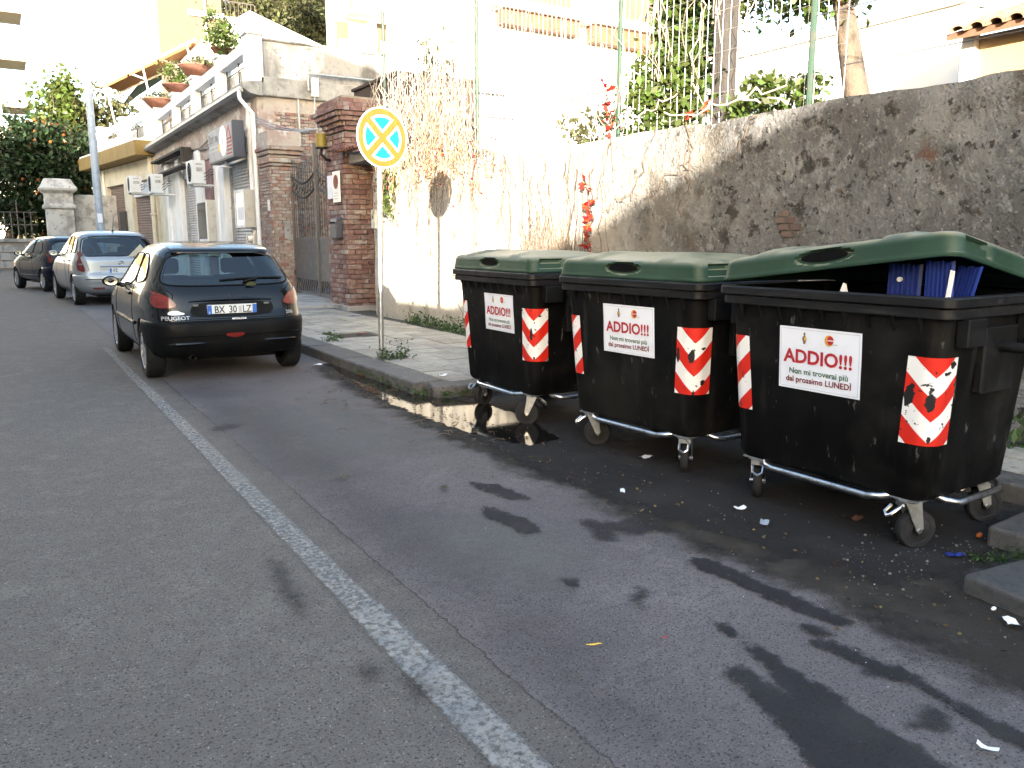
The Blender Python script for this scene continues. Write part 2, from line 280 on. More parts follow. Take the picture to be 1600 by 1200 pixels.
# ------------------------------------------------------------------ mesh helpers
def root_of(o):
    while o.parent: o = o.parent
    return o
class MB:
    def __init__(s): s.v = []; s.f = []
    def add(s, vs, fs):
        n = len(s.v); s.v += [tuple(p) for p in vs]; s.f += [tuple(i+n for i in f) for f in fs]; return s
    def box(s, x0, x1, y0, y1, z0, z1, M=None):
        vs = [Vector((x, y, z)) for z in (z0, z1) for y in (y0, y1) for x in (x0, x1)]
        if M is not None: vs = [M @ p for p in vs]
        return s.add(vs, [(0, 2, 3, 1), (4, 5, 7, 6), (0, 1, 5, 4), (2, 6, 7, 3), (0, 4, 6, 2), (1, 3, 7, 5)])
    def cyl(s, p0, p1, r0, r1=None, n=16, cap=True):
        p0 = Vector(p0); p1 = Vector(p1); r1 = r0 if r1 is None else r1
        d = (p1-p0).normalized(); a = d.orthogonal().normalized(); b = d.cross(a)
        vs = []
        for p, r in ((p0, r0), (p1, r1)):
            for i in range(n): t = 2*math.pi*i/n; vs.append(p+a*r*math.cos(t)+b*r*math.sin(t))
        fs = [(i, (i+1) % n, n+(i+1) % n, n+i) for i in range(n)]
        if cap: fs += [tuple(range(n))[::-1], tuple(range(n, 2*n))]
        return s.add(vs, fs)
    def tube(s, pts, r, n=8, cap=True, closed=False):
        pts = [Vector(p) for p in pts]; m = len(pts); vs = []; prev = None
        for i, p in enumerate(pts):
            if closed: d = pts[(i+1) % m]-pts[i-1]
            else: d = pts[min(i+1, m-1)]-pts[max(i-1, 0)]
            d = d.normalized() if d.length > 1e-9 else Vector((0, 0, 1))
            a = d.orthogonal().normalized() if prev is None else (prev-d*prev.dot(d))
            if a.length < 1e-6: a = d.orthogonal()
            a.normalize(); prev = a; b = d.cross(a); rr = r[i] if isinstance(r, (list, tuple)) else r
            for k in range(n): t = 2*math.pi*k/n; vs.append(p+a*rr*math.cos(t)+b*rr*math.sin(t))
        fs = []
        for i in range(m if closed else m-1):
            j = (i+1) % m
            for k in range(n): fs.append((i*n+k, i*n+(k+1) % n, j*n+(k+1) % n, j*n+k))
        if cap and not closed: fs += [tuple(range(n))[::-1], tuple(range((m-1)*n, m*n))]
        return s.add(vs, fs)
    def lathe(s, prof, org, axis=(0, 0, 1), n=24):        # prof: (radius, height along axis)
        o = Vector(org); d = Vector(axis).normalized(); a = d.orthogonal().normalized(); b = d.cross(a); vs = []
        for r, h in prof:
            for k in range(n): t = 2*math.pi*k/n; vs.append(o+d*h+(a*math.cos(t)+b*math.sin(t))*max(r, 1e-4))
        fs = [(i*n+k, i*n+(k+1) % n, (i+1)*n+(k+1) % n, (i+1)*n+k) for i in range(len(prof)-1) for k in range(n)]
        return s.add(vs, fs)
    def prism(s, poly, fn, d0, d1):                       # poly 2D, fn(a, b, depth) -> point
        n = len(poly); vs = [fn(a, b, d0) for a, b in poly]+[fn(a, b, d1) for a, b in poly]
        return s.add(vs, [tuple(range(n))[::-1], tuple(range(n, 2*n))]+[(i, (i+1) % n, n+(i+1) % n, n+i) for i in range(n)])
    def rings(s, rings, close0=False, close1=False):      # lists of equal length closed loops
        n = len(rings[0]); vs = [p for r in rings for p in r]
        fs = [(i*n+k, i*n+(k+1) % n, (i+1)*n+(k+1) % n, (i+1)*n+k) for i in range(len(rings)-1) for k in range(n)]
        if close0: fs.append(tuple(range(n))[::-1])
        if close1: fs.append(tuple(range((len(rings)-1)*n, len(rings)*n)))
        return s.add(vs, fs)
    def ball(s, c, r, n=10, m=7):
        c = Vector(c); r = Vector(r) if not isinstance(r, (int, float)) else Vector((r, r, r))
        return s.rings([[c+Vector((r.x*math.sin(t)*math.cos(2*math.pi*k/n), r.y*math.sin(t)*math.sin(2*math.pi*k/n), -r.z*math.cos(t))) for k in range(n)]
                        for t in [math.pi*(i+.02)/(m+.04) for i in range(m+1)]], True, True)
    def mesh(s, name, m=None, smooth=False, off=None):
        me = bpy.data.meshes.new(name)
        vs = s.v if off is None else [(a-off[0], b-off[1], c-off[2]) for a, b, c in s.v]
        me.from_pydata(vs, [], s.f); me.validate()
        if m: me.materials.append(MATS[m])
        bm = bmesh.new(); bm.from_mesh(me); bmesh.ops.recalc_face_normals(bm, faces=bm.faces); bm.to_mesh(me); bm.free()
        if smooth:
            me.polygons.foreach_set('use_smooth', [True]*len(me.polygons))
            try: me.set_sharp_from_angle(angle=R(smooth if smooth is not True else 40))
            except Exception: pass
        return me
    def build(s, name, m, parent=None, smooth=False, bevel=0, local=False, seg=2):
        """world coordinates unless local; subtracts the location of the thing it belongs to"""
        off = None
        if parent is not None and not local: off = tuple(root_of(parent).location)
        me = s.mesh(name, m, smooth, off)
        o = bpy.data.objects.new(name, me); COL.objects.link(o); o.parent = parent
        if bevel:
            b = o.modifiers.new('bevel', 'BEVEL'); b.width = bevel; b.segments = seg; b.limit_method = 'ANGLE'; b.angle_limit = R(35)
        return o
def tag(o, label=None, cat=None, group=None, kind=None):
    if label: o['label'] = label
    if cat: o['category'] = cat
    if group: o['group'] = group
    if kind: o['kind'] = kind
    return o
def thing(name, label, cat, loc=(0, 0, 0), rz=0, group=None):
    o = bpy.data.objects.new(name, None); COL.objects.link(o); o.location = loc; o.rotation_euler = (0, 0, rz); o.empty_display_size = .2
    return tag(o, label, cat, group)
def inst(name, me, parent, loc, rot=(0, 0, 0), scale=None):
    o = bpy.data.objects.new(name, me); COL.objects.link(o); o.parent = parent
    o.location = loc if parent is None else Vector(loc)-root_of(parent).location if root_of(parent).rotation_euler.z == 0 else loc
    o.rotation_euler = rot
    if scale: o.scale = scale
    return o
def text_verts(txt, size, bold=.0, align='CENTER', sx=1):
    c = bpy.data.curves.new('t', 'FONT'); c.body = txt; c.size = size; c.offset = bold*size; c.align_x = align; c.align_y = 'CENTER'; c.resolution_u = 3
    o = bpy.data.objects.new('t', c); COL.objects.link(o); dg = bpy.context.evaluated_depsgraph_get(); dg.update()
    me = bpy.data.meshes.new_from_object(o.evaluated_get(dg)); vs = [(v.co.x*sx, v.co.y) for v in me.vertices]; fs = [tuple(p.vertices) for p in me.polygons]
    bpy.data.objects.remove(o); bpy.data.curves.remove(c); bpy.data.meshes.remove(me); return vs, fs
def text(mb, txt, size, fn, bold=0, align='CENTER', sx=1):
    vs, fs = text_verts(txt, size, bold, align, sx); mb.add([fn(a, b) for a, b in vs], fs); return mb
def set_fade(o, vals):
    a = o.data.attributes.new('fade', 'FLOAT', 'POINT'); a.data.foreach_set('value', vals); return o
def flat_patch(name, poly, z, m, parent=None, jitter=.04, rim=.25, kind='structure', cell=None):
    """irregular flat mark: a fine grid clipped to the outline, 'fade' = depth inside the outline"""
    P = np.array([p[:2] for p in poly], float); lo = P.min(0)-rim*.5; hi = P.max(0)+rim*.5
    cell = cell or max(.02, min(.06, rim*.3)); nx, ny = (np.ceil((hi-lo)/cell)).astype(int)+1
    X, Y = np.meshgrid(lo[0]+np.arange(nx)*cell, lo[1]+np.arange(ny)*cell); Q = np.stack([X.ravel(), Y.ravel()], 1)
    d = np.full(len(Q), 1e9); ins = np.zeros(len(Q), bool)
    for k in range(len(P)):
        a, b = P[k], P[(k+1) % len(P)]; ab = b-a; t = np.clip(((Q-a)@ab)/(ab@ab+1e-12), 0, 1)
        d = np.minimum(d, np.linalg.norm(Q-a-t[:, None]*ab, axis=1))
        c = (a[1] > Q[:, 1]) != (b[1] > Q[:, 1]); ins ^= c & (Q[:, 0] < (b[0]-a[0])*(Q[:, 1]-a[1])/(b[1]-a[1]+1e-12)+a[0])
    sd_ = np.where(ins, d, -d); fade = np.clip(.5+sd_/rim, 0, 1).reshape(ny, nx)
    idx = -np.ones((ny, nx), int); keep = np.zeros((ny, nx), bool); ok = fade > .02; fs = []
    q = ok[:-1, :-1] | ok[1:, :-1] | ok[:-1, 1:] | ok[1:, 1:]
    keep[:-1, :-1] |= q; keep[1:, :-1] |= q; keep[:-1, 1:] |= q; keep[1:, 1:] |= q
    idx[keep] = np.arange(keep.sum()); jj, ii = np.nonzero(q)
    fs = np.stack([idx[jj, ii], idx[jj, ii+1], idx[jj+1, ii+1], idx[jj+1, ii]], 1).tolist()
    vs = np.stack([X[keep], Y[keep], np.full(keep.sum(), z)], 1).tolist()
    me = bpy.data.meshes.new(name); me.from_pydata(vs, [], fs); me.materials.append(MATS[m])
    o = bpy.data.objects.new(name, me); COL.objects.link(o); o.parent = parent
    set_fade(o, fade[keep].tolist()); return tag(o, kind=kind)
def leaves(name, m, pts, size, parent=None, kind=None, flat=0, aspect=.6, seed=0):
    """one small folded diamond per point, joined"""
    g = np.random.default_rng(seed); pts = np.asarray(pts, float); n = len(pts)
    a = g.normal(size=(n, 3)); a[:, 2] *= (1-flat); a /= np.linalg.norm(a, axis=1)[:, None]+1e-9
    b = g.normal(size=(n, 3)); b -= a*(a*b).sum(1)[:, None]; b /= np.linalg.norm(b, axis=1)[:, None]+1e-9
    c = np.cross(a, b); s = (size*g.uniform(.6, 1.3, n))[:, None]
    V = np.stack([pts-a*s*.5, pts+b*s*aspect*.5+c*s*.12, pts+a*s*.5, pts-b*s*aspect*.5+c*s*.12], 1).reshape(-1, 3)
    if parent is not None: V = V-np.array(root_of(parent).location)
    me = bpy.data.meshes.new(name); me.vertices.add(4*n); me.vertices.foreach_set('co', V.ravel())
    me.loops.add(4*n); me.loops.foreach_set('vertex_index', np.arange(4*n)); me.polygons.add(n)
    me.polygons.foreach_set('loop_start', np.arange(n)*4); me.polygons.foreach_set('loop_total', np.full(n, 4)); me.update(); me.validate()
    me.materials.append(MATS[m]); o = bpy.data.objects.new(name, me); COL.objects.link(o); o.parent = parent
    return tag(o, kind=kind)
def clump_pts(c, r, n, k, spread, seed=0, shell=.55):
    g = np.random.default_rng(seed); d = g.normal(size=(k, 3)); d /= np.linalg.norm(d, axis=1)[:, None]
    cc = d*(g.uniform(shell, 1, k)[:, None]); i = g.integers(0, k, n)
    p = cc[i]+g.normal(size=(n, 3))*spread*g.uniform(.5, 1.2, k)[i][:, None]
    return p*np.array(r)+np.array(c)

# ================================================================== GROUND
WX = 5.95                                   # street face of the old wall and of the shop building
def sheet(name, x0, x1, y0, y1, z, m, nx=1, ny=1, wob=0):
    mb = MB(); vs = []; fs = []
    for j in range(ny+1):
        for i in range(nx+1):
            x = x0+(x1-x0)*i/nx; y = y0+(y1-y0)*j/ny
            if wob and i == 0: x += wob*(mnoise.noise((y*1.3, 3.1, 0))+.5*mnoise.noise((y*5, 1.1, 0)))
            vs.append((x, y, z))
    for j in range(ny):
        for i in range(nx): a = j*(nx+1)+i; fs.append((a, a+1, a+nx+2, a+nx+1))
    o = mb.add(vs, fs).build(name, m); return tag(o, kind='structure')
sheet('ground', -900, 900, -900, 900, -.30, 'soil')
sheet('road', -6.5, 5.9, -14, 62, 0, 'asphalt')
mb = MB(); xs_ = (1.33, 1.365, 1.40, 1.7, 2.3, 3.60); ys_ = np.linspace(-10, 40, 120)
mb.add([(x+.012*mnoise.noise((y_*.7, 3, 0)), y_, .004) for y_ in ys_ for x in xs_], [(j*6+i, j*6+i+1, j*6+i+7, j*6+i+6) for j in range(119) for i in range(5)])
lane = mb.build('parking_lane', 'asphalt_bay'); set_fade(lane, [f for _ in ys_ for f in (-.6, .5, 1.6, 2, 2, 2)]); tag(lane, kind='structure')
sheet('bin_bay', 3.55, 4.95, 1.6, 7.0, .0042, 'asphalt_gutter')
def line_mark(name, poly, f=.95):
    mb = MB(); n = len(poly); vs = []; fades = []
    for (xl, xr, y) in poly:
        for k, t in enumerate((0, .12, .5, .88, 1)):
            vs.append((xl+(xr-xl)*t, y, .009)); fades.append(.30 if t in (0, 1) else (f if y < 12.9 else .2))
    fs = [(j*5+i, j*5+i+1, j*5+i+6, j*5+i+5) for j in range(n-1) for i in range(4)]
    o = mb.add(vs, fs).build(name, 'road_paint'); set_fade(o, fades); return tag(o, kind='structure')
line_mark('white_line', [(1.055, 1.205, y) for y in np.linspace(-4, 2.93, 20)], .64)
line_mark('white_line', [(1.06+.004*y*.2, 1.20-.002*y, y) for y in np.linspace(2.93, 13.7, 28)], .56)
# wet streaks, puddle, gutter dirt (marks with a shape of their own, lying on the asphalt)
flat_patch('gutter_dirt', [(3.6, 9.8), (3.0, 9.2), (2.85, 7.2), (2.78, 5), (2.80, 3.5), (2.80, 2.9), (2.82, 2.4), (2.79, 1.9), (2.78, 1.4), (2.70, 1.0), (2.4, 0), (3.7, 0), (3.5, 1.7), (4.9, 2.1), (4.9, 6.6), (3.4, 6.7)], .0075, 'dirt_brown', rim=.26)
flat_patch('wet_patch', [(3.25, 5.6), (2.95, 5.2), (2.85, 4.3), (2.92, 3.2), (3.05, 2.5), (3.2, 1.9), (3.75, 1.85), (4.6, 2.1), (4.8, 6.5), (3.9, 6.7)], .0105, 'wet_dark', jitter=.05, rim=.22)
flat_patch('puddle', [(3.28, 9.6), (3.12, 8.6), (3.0, 7.4), (2.92, 6.7), (2.93, 6.0), (3.0, 5.3), (3.15, 4.75), (3.45, 4.8), (3.65, 5.5), (3.68, 6.3), (3.47, 6.65), (3.30, 6.95), (3.30, 8.2)], .0135, 'puddle_water', rim=.12)
for nm, poly, m in (
    ('wet_streak', [(2.04, 1.81), (2.09, 1.80), (2.09, 1.69), (2.08, 1.57), (2.11, 1.62), (2.17, 1.78), (2.21, 1.88), (2.26, 1.85), (2.24, 1.72), (2.23, 1.63), (2.22, 1.5), (2.20, 1.39), (2.18, 1.23), (2.16, 1.05), (2.17, .88), (2.1, .3), (1.7, .3), (1.76, .9), (1.80, 1.15), (1.85, 1.32), (1.90, 1.45), (1.95, 1.58), (1.99, 1.74)], 'wet_dark'),
    ('wet_streak', [(2.25, 2.07), (2.27, 2.03), (2.26, 1.93), (2.22, 1.96)], 'wet_dark'),
    ('wet_streak', [(2.54, 1.88), (2.58, 1.82), (2.57, 1.74), (2.51, 1.76), (2.49, 1.84)], 'wet_dark'),
    ('wet_streak', [(2.46, 1.77), (2.52, 1.73), (2.53, 1.63), (2.56, 1.49), (2.54, 1.34), (2.52, 1.2), (2.54, 1.0), (2.5, .3), (2.3, .3), (2.42, .95), (2.44, 1.12), (2.46, 1.24), (2.49, 1.39), (2.43, 1.51), (2.46, 1.6), (2.43, 1.71)], 'wet_dark'),
    ('wet_streak', [(2.65, 2.6), (2.71, 2.54), (2.72, 2.31), (2.73, 2.06), (2.71, 1.79), (2.63, 1.79), (2.61, 1.99), (2.60, 2.32), (2.59, 2.54)], 'wet_dark'),
    ('wet_streak', [(2.52, 3.3), (2.66, 3.18), (2.81, 3.17), (2.81, 2.94), (2.61, 2.99), (2.56, 3.08), (2.49, 2.97), (2.41, 3.0), (2.48, 3.22)], 'wet_soft'),
    ('wet_streak', [(2.18, 3.77), (2.28, 3.54), (2.25, 3.27), (2.15, 3.28), (2.13, 3.51), (2.12, 3.67)], 'wet_dark'),
    ('wet_streak', [(2.34, 4.25), (2.48, 4.07), (2.5, 3.74), (2.38, 3.81), (2.33, 4.06)], 'wet_dark'),
    ('wet_streak', [(2.40, 1.30), (2.46, 1.27), (2.42, 1.21), (2.30, 1.20), (2.27, 1.25)], 'wet_soft'),
    ('wet_streak', [(2.08, 2.4), (2.22, 2.48), (2.23, 2.42), (2.11, 2.35)], 'wet_soft'),
    ('wet_streak', [(1.98, 2.72), (2.05, 2.70), (2.0, 2.64), (1.96, 2.66)], 'wet_dark'),
    ('oil_stain', [(1.02, 2.34), (1.09, 2.33), (1.1, 2.24), (1.02, 2.22)], 'oil_faint'),
    ('oil_stain', [(.94, 2.50), (.98, 2.52), (1.0, 2.44), (.93, 2.41)], 'oil_faint'),
    ('oil_stain', [(1.30, 6.6), (1.42, 6.7), (1.55, 6.62), (1.44, 6.5), (1.3, 6.52)], 'oil_faint'),
    ('oil_stain', [(.89, 3.0), (.94, 3.1), (.97, 3.6), (.93, 3.65), (.88, 3.2)], 'oil_faint')):
    flat_patch(nm, poly, .0115 if nm == 'wet_streak' else .0118, m, rim=.075 if m == 'wet_dark' else .09, cell=.014)
flat_patch('worn_band', [(1.42, 9), (1.75, 9), (1.85, 6), (1.8, 4), (1.72, 2), (1.6, .6), (1.40, .6), (1.42, 3), (1.40, 6)], .0068, 'wet_soft', rim=.5).data.materials[0] = MATS['worn_dark']
flat_patch('dust_mark', [(1.7, 3.9), (2.2, 3.7), (2.25, 2.9), (1.9, 2.7), (1.6, 3.1)], .0065, 'dust_pale', rim=.3)
flat_patch('dust_mark', [(1.5, 7.4), (2.6, 7.2), (2.7, 5.2), (1.6, 5.0)], .0066, 'dust_pale', rim=.5)

# ---- pavement with its slabs and kerb stones
def poly_slab(name, poly, z0, z1, m):
    return tag(MB().prism(poly, lambda a, b, d: (a, b, d), z0, z1).build(name, m), kind='structure')
pavement = poly_slab('pavement', [(3.52, 40), (3.52, 6.85), (5.02, 6.85), (5.02, 1.95), (4.2, 1.92), (4.12, 1.62), (3.56, 1.5), (3.55, -6), (6.3, -6), (6.3, 40)], -.2, .098, 'joint')
T = .333
def tile_mesh(): return MB().box(-T/2+.005, T/2-.005, -T/2+.005, T/2-.005, -.022, .022).mesh('paving_tile', 'tile')
tm = tile_mesh(); ntile = 0
def lay(x0, nx, y0, ny):
    global ntile
    for j in range(ny):
        for i in range(nx):
            x = x0+T*(i+.5); y = y0+T*(j+.5)
            if abs(x-4.3) < .42 and abs(y-11.2) < .36: continue          # manhole
            if abs(x-3.85) < .2 and abs(y-8.75) < .25: continue          # hole round the pole
            ntile += 1
            inst('paving_tile', tm, pavement, (x, y, .101+random.uniform(-.004, .004)), (R(random.uniform(-.6, .6)), R(random.uniform(-.6, .6)), R(random.uniform(-.5, .5))))
lay(3.66, 6, 6.95, 27); lay(5.05, 2, 4.9, 6); lay(5.05, 2, 1.3, 10); lay(3.78, 4, -.7, 6)
sheet('pavement_far', 3.66, 5.9, 16.0, 40, .121, 'tile')
kerb = tag(MB().box(3.40, 3.60, 6.9, 40, -.2, .085).build('kerb', 'joint'), kind='structure')
def kstone(x0, x1, y0, y1, ztop=.127, rz=0):
    cx, cy = (x0+x1)/2, (y0+y1)/2; mb = MB(); hx, hy = (x1-x0)/2-.005, (y1-y0)/2-.005
    n = 6; vs = []
    mb.box(-hx, hx, -hy, hy, -.3, 0)
    o = mb.build('kerb_stone', 'basalt', local=True, bevel=.022, seg=3); o.parent = kerb
    o.location = (cx, cy, ztop+random.uniform(-.006, .006)); o.rotation_euler = (R(random.uniform(-.6, .6)), R(random.uniform(-.8, .8)), R(rz+random.uniform(-.6, .6)))
y = 7.05
while y < 32:
    L = random.uniform(.85, 1.25); kstone(3.30, 3.66, y, y+L); y += L
kstone(3.42, 4.02, 6.72, 7.06, .118, -14); kstone(4.02, 5.0, 6.82, 7.1, .12)
yy = 2.02
while yy < 6.7:
    L = random.uniform(.8, 1.1); kstone(4.80, 5.06, yy, min(yy+L, 6.8), .12); yy += L
kstone(4.02, 4.80, 1.66, 1.98, .10, 4); kstone(3.34, 3.96, 1.24, 1.68, .085, -8); kstone(3.36, 3.76, .1, 1.17, .125); kstone(3.36, 3.76, -1.0, .09, .125); kstone(3.36, 3.76, -2.1, -1.01, .125)
mh = thing('manhole_cover', 'rusty iron manhole cover set in the pale pavement left of the sign pole', 'manhole cover', (4.3, 11.2, .10))
MB().box(3.98, 4.62, 10.92, 11.48, .06, .118).build('frame', 'iron', mh, bevel=.006)
mb = MB()
for i in range(9):
    for j in range(8): mb.box(4.02+i*.065, 4.06+i*.065, 10.96+j*.062, 11.0+j*.062, .118, .124)
tag(mb.build('cover_studs', 'iron', mh), kind='stuff')
MB().box(4.0, 4.6, 10.94, 11.46, .112, .1195).build('cover', 'iron', mh)
apron = poly_slab('driveway', [(4.3, 21.5), (4.2, 16.8), (5.9, 16.2), (6.9, 16.4), (6.9, 21.5)], .0, .16, 'cement')

# ================================================================== OLD PLASTERED WALL
rw = thing('retaining_wall', 'long weathered grey plaster wall rising behind the bins, sunlit towards the gate', 'wall', (WX, 4, 0))
def wall_grid(x, y0, y1, ztop, dy, dz, thick, m, par, amp):
    ny = int((y1-y0)/dy); nz = int(ztop(0)/dz); vs = []; fs = []
    for j in range(ny+1):
        yy = y0+(y1-y0)*j/ny; zt = ztop(yy)
        for k in range(nz+1):
            z = zt*k/nz; d = amp*mnoise.fractal((yy*.9, z*.9, 1.7), 1, 2, 5)
            if k == nz: d += .03
            vs.append((x+d, yy, z))
        vs.append((x+thick, yy, zt+.02)); vs.append((x+thick, yy, 0))
    st = nz+3
    for j in range(ny):
        for k in range(nz+2): a = j*st+k; fs.append((a, a+1, a+st+1, a+st))
    return MB().add(vs, fs).build('wall_face', m, par, smooth=60)
ztop = lambda yy: 2.64+.05*mnoise.noise((yy*.8, 0, 0))+.02*mnoise.noise((yy*3, 5, 0))+max(0, (yy-8))*.016
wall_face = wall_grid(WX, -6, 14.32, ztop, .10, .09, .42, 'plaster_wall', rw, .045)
bm_ = MB().box(-.055, .055, -.03, .03, -.026, .026).mesh('brick', 'brick_old')
for (yy, z) in ((4.88, 1.74), (4.90, 1.68), (4.80, 1.68), (4.74, 1.62), (4.86, 1.62), (4.83, 1.56)):
    d = .045*mnoise.fractal((yy*.9, z*.9, 1.7), 1, 2, 5)
    inst('brick', bm_, rw, (WX+d+.016, yy, z), (R(random.uniform(-4, 4)), 0, R(90)))
garden = tag(MB().prism([(6.3, -20), (60, -20), (60, 21.9), (10.5, 21.9), (10.5, 19.2), (7.4, 19.2), (7.4, 16.7), (6.85, 16.6), (6.85, 14.25), (6.3, 14.2)], lambda a, b, d: (a, b, d), -.25, 2.45).build('garden_ground', 'soil'), kind='structure')
court = tag(MB().box(6.9, 10.5, 16.6, 22.0, -.2, .17).build('courtyard', 'cement'), kind='structure')

# ================================================================== BRICK GATE PILLARS AND GATE
def brickwork(par, faces, z0, z1, ch, bl, m, limit=300):
    """faces: (fixed axis, value, a0, a1, outward)"""
    me = MB().box(-bl/2+.006, bl/2-.006, -.03, .03, -ch/2+.006, ch/2-.006).mesh('brick', m)
    nrow = int((z1-z0)/ch)
    for ax, val, a0, a1, out in faces:
        nb = max(1, round((a1-a0)/bl)); st = (a1-a0)/nb
        for r in range(nrow):
            z = z0+ch*(r+.5); off = .5*(r % 2)
            for i in range(nb+1):
                lo = max(a0, a0+st*(i-off)); hi = min(a1, a0+st*(i+1-off))
                if hi-lo < .04: continue
                c = (lo+hi)/2; d = val+out*random.uniform(0, .02)
                loc = (d, c, z) if ax == 'x' else (c, d, z)
                if not hasattr(par, '_c'): pass
                o = inst('brick', me, par, loc, (R(random.uniform(-1, 1)), R(random.uniform(-1, 1)), R(90 if ax == 'x' else 0)+R(random.uniform(-1.2, 1.2))), ((hi-lo)/bl, 1, 1))
gp = thing('gate_pillar', 'tall red brick gate pillar with stepped cap, notices and mailbox on its side', 'pillar', (5.85, 15.5, 0))
MB().box(5.90, 6.7, 15.5, 16.5, 0, 3.62).build('core', 'mortar', gp)
brickwork(gp, [('x', 5.88, 15.46, 16.52, -1), ('y', 15.47, 5.86, 6.70, -1)], .15, 3.62, .098, .25, 'brick')
MB().box(5.80, 6.75, 15.40, 16.58, 0, .20).build('plinth', 'cement', gp, bevel=.015)
# stepped cap, every course of bricks oversailing the last
cbm = MB().box(-.119, .119, -.055, .055, -.037, .037).mesh('cap_brick', 'brick')
for i, (g, z) in enumerate(((.03, 3.66), (.08, 3.745), (.14, 3.83), (.20, 3.915), (.24, 4.0), (.16, 4.085), (.12, 4.17))):
    x0, x1, y0, y1 = 5.88-g, 6.98, 15.42-g, 16.5+g
    MB().box(x0+.03, x1, y0+.03, y1-.03, z-.041, z+.041).build('cap_course', 'mortar', gp)
    n = int((x1-x0)/.25)
    for k in range(n): inst('cap_brick', cbm, gp, (x0+.125+k*.25+.06*(i % 2), y0+.05+random.uniform(-.008, .008), z), (0, 0, R(random.uniform(-2, 2))))
    n = int((y1-y0)/.25)
    for k in range(n): inst('cap_brick', cbm, gp, (x0+.05+random.uniform(-.008, .008), y0+.24+k*.25, z), (0, 0, R(90+random.uniform(-2, 2))))
MB().box(5.80, 6.95, 15.34, 16.6, 4.21, 4.25).build('cap_bed', 'mortar', gp)
# doorway beside the pillar: lintel, tiled canopy, brick back
dw = thing('side_doorway', 'narrow shaded brick doorway with clay tiled canopy beside the gate pillar', 'doorway', (5.9, 14.9, 0))
MB().box(5.93, 6.7, 14.30, 15.44, 2.98, 3.18).build('lintel', 'cement', dw, bevel=.02)
MB().box(6.62, 6.75, 14.30, 15.44, .12, 2.98).build('back_wall', 'mortar', dw)
brickwork(dw, [('x', 6.6, 14.32, 15.44, -1)], .15, 2.95, .09, .28, 'brick')
tmx = MB()
for k in range(9):
    t0 = math.pi*k/8; 
arc = [(math.cos(math.pi*k/8)*.07, math.sin(math.pi*k/8)*.055) for k in range(9)]+[(math.cos(math.pi*k/8)*.055, math.sin(math.pi*k/8)*.04) for k in range(8, -1, -1)]
tmx.prism(arc, lambda a, b, d: (d, a, b-d*.18), -.20, .20); tme = tmx.mesh('roof_tile', 'terracotta')
for i in range(8): inst('roof_tile', tme, dw, (5.82, 14.40+i*.145, 3.20), (0, 0, R(180)))
MB().box(6.25, 6.62, 14.02, 14.32, 0, 2.7).build('near_jamb', 'plaster_pale', dw)

lp = thing('gate_pillar', 'older weathered tan brick pillar with moulded cap beside the shop corner', 'pillar', (5.9, 21, 0))
MB().box(5.97, 6.56, 20.86, 21.9, 0, 3.4).build('core', 'mortar', lp)
brickwork(lp, [('y', 20.83, 5.95, 6.58, -1)], .1, 3.35, .083, .25, 'brick_tan')
brickwork(lp, [('x', 5.95, 20.85, 21.9, -1)], .1, 3.35, .083, .25, 'brick_tan')
for g, z0, z1, m in ((.05, 3.36, 3.44, 'brick_tan'), (.11, 3.44, 3.56, 'brick_tan'), (.05, 3.56, 3.64, 'old_plaster'), (.14, 3.64, 3.74, 'brick_tan'), (.20, 3.74, 3.84, 'brick_tan'), (.12, 3.84, 4.22, 'old_plaster')):
    MB().box(5.94-g*.6, 6.58+g, 20.84-g, 21.84, z0, z1-.006).build('cap_course', m, lp, bevel=.02)
MB().box(6.2, 6.36, 20.78, 20.815, 1.55, 2.0).build('cement_patch', 'cement', lp)
tag(MB().box(5.87, 5.93, 20.95, 21.05, 2.25, 2.52).build('doorbell', 'ac_white', bevel=.008), 'small white doorbell box on the tan brick pillar', 'doorbell')
tag(MB().box(6.40, 6.52, 20.74, 20.80, .62, .76).build('junction_box', 'dark_iron', bevel=.01), 'small dark junction box low on the tan brick pillar', 'junction box')
